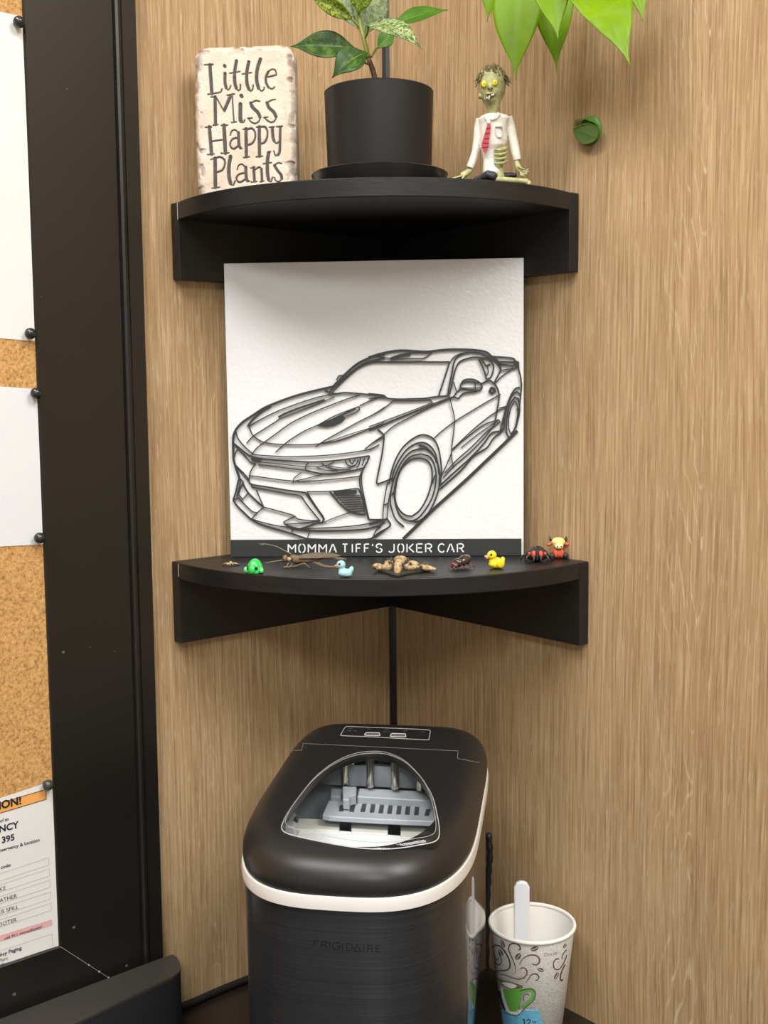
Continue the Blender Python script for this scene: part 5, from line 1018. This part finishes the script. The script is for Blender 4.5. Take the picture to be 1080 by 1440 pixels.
def printed(name, m, fills=(), lines=(), eps=.0003):
    mb = MB()
    for p in fills: decal_fill(mb, p, cf, CUP_BVH, eps, trc)
    for wd, p in lines: decal_ribbon(mb, p, np.asarray(wd)/8.308 if not np.isscalar(wd) else wd/8.308, cf, CUP_BVH, eps, trc)
    return mb.build(name, m, wallm, smooth='all')
def ell(cx, cy, a, b, deg, n=18):
    d = math.radians(deg); return [(cx+a*math.cos(t_)*math.cos(d)-b*math.sin(t_)*math.sin(d), cy+a*math.cos(t_)*math.sin(d)+b*math.sin(t_)*math.cos(d)) for t_ in np.linspace(0, 2*math.pi, n, endpoint=False)]
printed('swirl_print', M_br, lines=[((9, 16, 16, 8), [(110, 130), (118, 88), (150, 74), (200, 92), (250, 150), (295, 230), (312, 300), (300, 345), (260, 370), (200, 372), (165, 374), (160, 398)]), (10, [(122, 180), (132, 260), (165, 300), (195, 300), (210, 270), (205, 220), (178, 165)]), (8, [(140, 210), (155, 250), (175, 245), (182, 212)]),
 ((6, 12, 14, 14), [(368, 395), (375, 340), (350, 260), (315, 180), (295, 120), (305, 75), (340, 55), (390, 60), (425, 90), (432, 120), (412, 132)]), ((5, 14, 9), [(490, 510), (520, 480), (550, 430), (590, 408), (625, 415), (645, 445), (635, 475), (605, 487)]), (11, [(880, 235), (850, 235), (820, 270), (815, 320), (840, 355), (880, 355), (920, 310), (950, 250), (970, 190)]), (10, [(970, 130), (945, 150), (917, 200), (917, 237)]), (14, [(950, 300), (920, 360), (900, 420), (895, 470), (910, 490), (925, 472)])])
printed('swirl_print', M_br2, lines=[((7, 16, 20, 10), [(420, 305), (450, 245), (500, 205), (560, 188), (615, 195), (650, 230), (650, 275), (625, 300), (590, 302), (565, 288)]), ((6, 13, 17, 9), [(190, 415), (260, 425), (340, 455), (410, 470), (470, 455), (505, 415), (505, 370), (480, 342), (450, 338), (430, 354)])])
beans = ((597, 115, 47, 27, -22), (405, 206, 42, 30, -55), (668, 362, 38, 22, 20), (226, 60, 48, 20, 68), (203, 160, 44, 22, 58), (850, 432, 46, 20, -62), (950, 80, 30, 16, -60))
printed('bean_print', mat('bean_brown', (.13, .085, .055), .7), fills=[ell(*b) for b in beans]); tag(printed('bean_slit', M_wpr, lines=[(6, [(b[0]-b[2]*.8*math.cos(math.radians(b[4])), b[1]-b[2]*.8*math.sin(math.radians(b[4]))), (b[0], b[1]+3), (b[0]+b[2]*.8*math.cos(math.radians(b[4])), b[1]+b[2]*.8*math.sin(math.radians(b[4])))]) for b in beans], eps=.0005), kind='stuff')
printed('mug_side_print', M_nav, fills=[[(158, 540), (195, 575), (215, 690), (250, 790), (262, 850), (225, 800), (190, 700), (165, 600)]], eps=.0004); printed('mug_back_print', M_grn2, fills=[[(142, 500), (160, 560), (182, 680), (205, 800), (215, 850), (185, 840), (160, 680), (145, 560)]], eps=.0003)  # left edge of the printed mug: navy strip, green strip behind it
printed('mug_print', M_wpr, fills=[[(195, 560), (240, 585), (262, 700), (295, 800), (330, 848), (395, 862), (440, 830), (440, 850), (400, 885), (330, 882), (270, 845), (232, 750)]], eps=.0004)
printed('mug_print', M_grn2, fills=[[(225, 582), (300, 598), (400, 590), (458, 563), (452, 650), (436, 740), (415, 810), (385, 850), (312, 845), (282, 780), (252, 690)]], lines=[(36, [(455, 620), (500, 606), (550, 600), (578, 622), (580, 660), (555, 712), (505, 760), (455, 800)])], eps=.0005)
printed('coffee_print', mat('coffee_print', (.17, .125, .085), .7), fills=[[(165, 460), (250, 488), (350, 508), (460, 545), (457, 570), (400, 580), (340, 588), (270, 572), (215, 535)]], eps=.0006); printed('cream_print', M_wpr, fills=[[(215, 510), (260, 503), (340, 518), (397, 545), (370, 570), (330, 578), (265, 555)]], eps=.0008)
printed('mug_outline_print', M_br, lines=[(9, [(428, 606), (480, 588), (550, 578), (597, 605), (604, 660), (570, 730), (510, 782), (450, 850)]), (8, [(470, 720), (468, 660), (500, 640), (538, 652)]), (7, [(240, 850), (330, 888), (400, 890), (445, 850)]), (6, [(425, 770), (415, 830), (395, 858)])], eps=.0008)
printed('blue_panel_print', M_blu, fills=[[(212, 830), (300, 872), (400, 890), (470, 865), (640, 832), (665, 900), (690, 1010), (720, 1300), (260, 1300), (240, 1010)]], eps=.0003)
printed('size_print', M_br, lines=[(13, [(455, 945), (475, 938), (482, 1000)]), (12, [(505, 955), (525, 938), (547, 950), (540, 975), (508, 1003), (552, 1000)]), (5, [(572, 968), (580, 960), (588, 968), (580, 977), (572, 968)]), (5, [(594, 962), (612, 960), (596, 978), (614, 976)])], eps=.0006)
printed('logo_print', mat('grey_brown_print', (.30, .25, .21), .7), lines=[(5, p) for p in ([(712, 168), (717, 206), (738, 202), (750, 186), (742, 168), (712, 168)], [(760, 172), (764, 196)], [(776, 168), (798, 192)], [(798, 166), (778, 194)], [(812, 162), (816, 188)], [(828, 172), (852, 166), (845, 152), (830, 156), (828, 175), (840, 184), (858, 176)], [(878, 152), (880, 155)])])
# scoop
SYp = CC[1]-.002
def sc(u, v, dy=0.): return aty(u, v, SYp+dy)
M_sco = mat('white_scoop_plastic', (.78, .80, .84), .3); sb_ = np.array([CC[0]-.012, SYp, CZ+.0125])
scoop = thing('ice_scoop', 'white plastic ice scoop standing handle up in paper cup', 'scoop', sb_)
zt, zb_ = sc(733, 1238)[2], sc(735, 1322)[2]; xl, xr = sc(722.5, 1270)[0], sc(744.5, 1270)[0]
mb = MB(); prof = [(xl+.0015, zb_-.02), (xr-.0005, zb_-.02), (xr+.0012, zb_), (xr, zb_+.01), (xr, zt-.006), (xr-.0025, zt-.0015), ((xl+xr)/2+.002, zt), ((xl+xr)/2-.002, zt), (xl+.0025, zt-.0015), (xl, zt-.006), (xl, zb_)]
mb.prism(prof, lambda x, z: (x, SYp+.001, z), lambda x, z: (x, SYp-.0045, z)); bevel(mb.build('handle', M_sco, scoop, off=sb_), .0014, 2)
mb = MB(); rings = []
for z_, w_, d_ in ((CZ+.0125, .010, .012), (CZ+.02, .018, .016), (zb_-.03, .021, .018), (zb_-.018, .020, .016), (zb_-.014, .012, .008)): rings.append([(CC[0]-.004+w_*math.cos(a), CC[1]+.005+d_*math.sin(a), z_) for a in np.linspace(0, 2*math.pi, 28, endpoint=False)])
mb.loft(rings); mb.build('scoop_bowl', M_sco, scoop, smooth=50, off=sb_)

# ================================================================ SOUND BAR below the pinboard
zs = -.404
bk = [atz(u, v, zs) for u, v in ((236, 1342), (150, 1376), (60, 1411))]; fr_ = [atz(u, v, zs) for u, v in ((253, 1366), (242, 1374), (215, 1386), (180, 1402), (140, 1421), (100, 1440))]; en_ = [atz(u, v, zs) for u, v in ((243, 1341.5), (249, 1345), (253, 1352), (254.5, 1360))]
al = lambda P: (P@DL, P@DR)
seq = [al(p) for p in bk[::-1]]+[al(p) for p in en_]+[al(p) for p in fr_]
a_end = seq[-1][0]; o_b = np.mean([s[1] for s in seq[:3]]); o_f = seq[-1][1]+.004
seq = [(.95, o_b), (.6, o_b)]+[(s[0], s[1] if i_ > 2 else o_b) for i_, s in enumerate(seq)]+[(a_end+.06, o_f), (.95, o_f)]
sbb = DL*.62+DR*o_b; sbb = np.array([sbb[0], sbb[1], CZ]); bar = thing('sound_bar', 'black fabric sound bar on the countertop below the pinboard', 'sound bar', sbb)
ctr = np.array([.62, (o_b+o_f)/2])
def shr(k): return [tuple((DL*(ctr[0]+(a-ctr[0])*(1-k*.3))+DR*(ctr[1]+(o-ctr[1])*(1-k*4)))[:2]) for a, o in seq]
def sring(k, z): return [(x, y, z) for x, y in shr(k)]
mb = MB(); mb.loft([sring(.012, CZ+.0004), sring(.006, CZ+.003), sring(.006, zs-.005)]); mb.build('fabric_body', mat('navy_black_fabric', (.011, .011, .014), .8, bump=(900, .3)), bar, smooth=50, off=sbb)
mb = MB(); mb.loft([sring(.003, zs-.0049), sring(0, zs-.0035), sring(0, zs-.0008), sring(.006, zs)]); mb.build('top_plate', mat('dark_grey_plastic_top', (.038, .035, .029), .45), bar, smooth=40, off=sbb)

# ================================================================ CABLES
M_cab = mat('black_cable', (.012, .012, .012), .45)
def cable(pts, r, label, braid=False):
    q = [np.asarray(p) for p in smooth_line(pts, 6)]; b = q[0]; mb = MB(); mb.tube(q, [r*(1+(.18*math.sin(i_*1.9) if braid else 0)) for i_ in range(len(q))], 10)
    o = mb.build('power_cable', M_cab, smooth='all', off=b); o.location = tuple(b); return tag(o, label, 'cable')
cable([DL*a+DR*(.0048+w_)+UZ*(CZ+.0042) for a, w_ in ((.10, .004), (.17, 0), (.22, .0005), (.26, .0), (.30, .0015), (.34, .0), (.42, .001))], .0040, 'black cable lying along the wall between ice maker and sound bar')
cable([atR(687, 1172, .0035), atR(689, 1200, .0035), atR(687, 1230, .004), atR(685.5, 1262, .0045), atR(684, 1310, .006), atR(684, 1360, .008), np.array([.105, -.125, CZ+.0042]), np.array([.075, -.105, CZ+.0042]), np.array([.05, -.085, CZ+.0042])], .0034, 'black power cord hanging on the wall between ice maker and cup', True)

# ---------------------------------------------------------------- lift everything from shelf-based to floor-based height
for o in list(SC.objects):
    if o.parent is None and o.type in ('MESH', 'EMPTY'): o.location.z += ZO
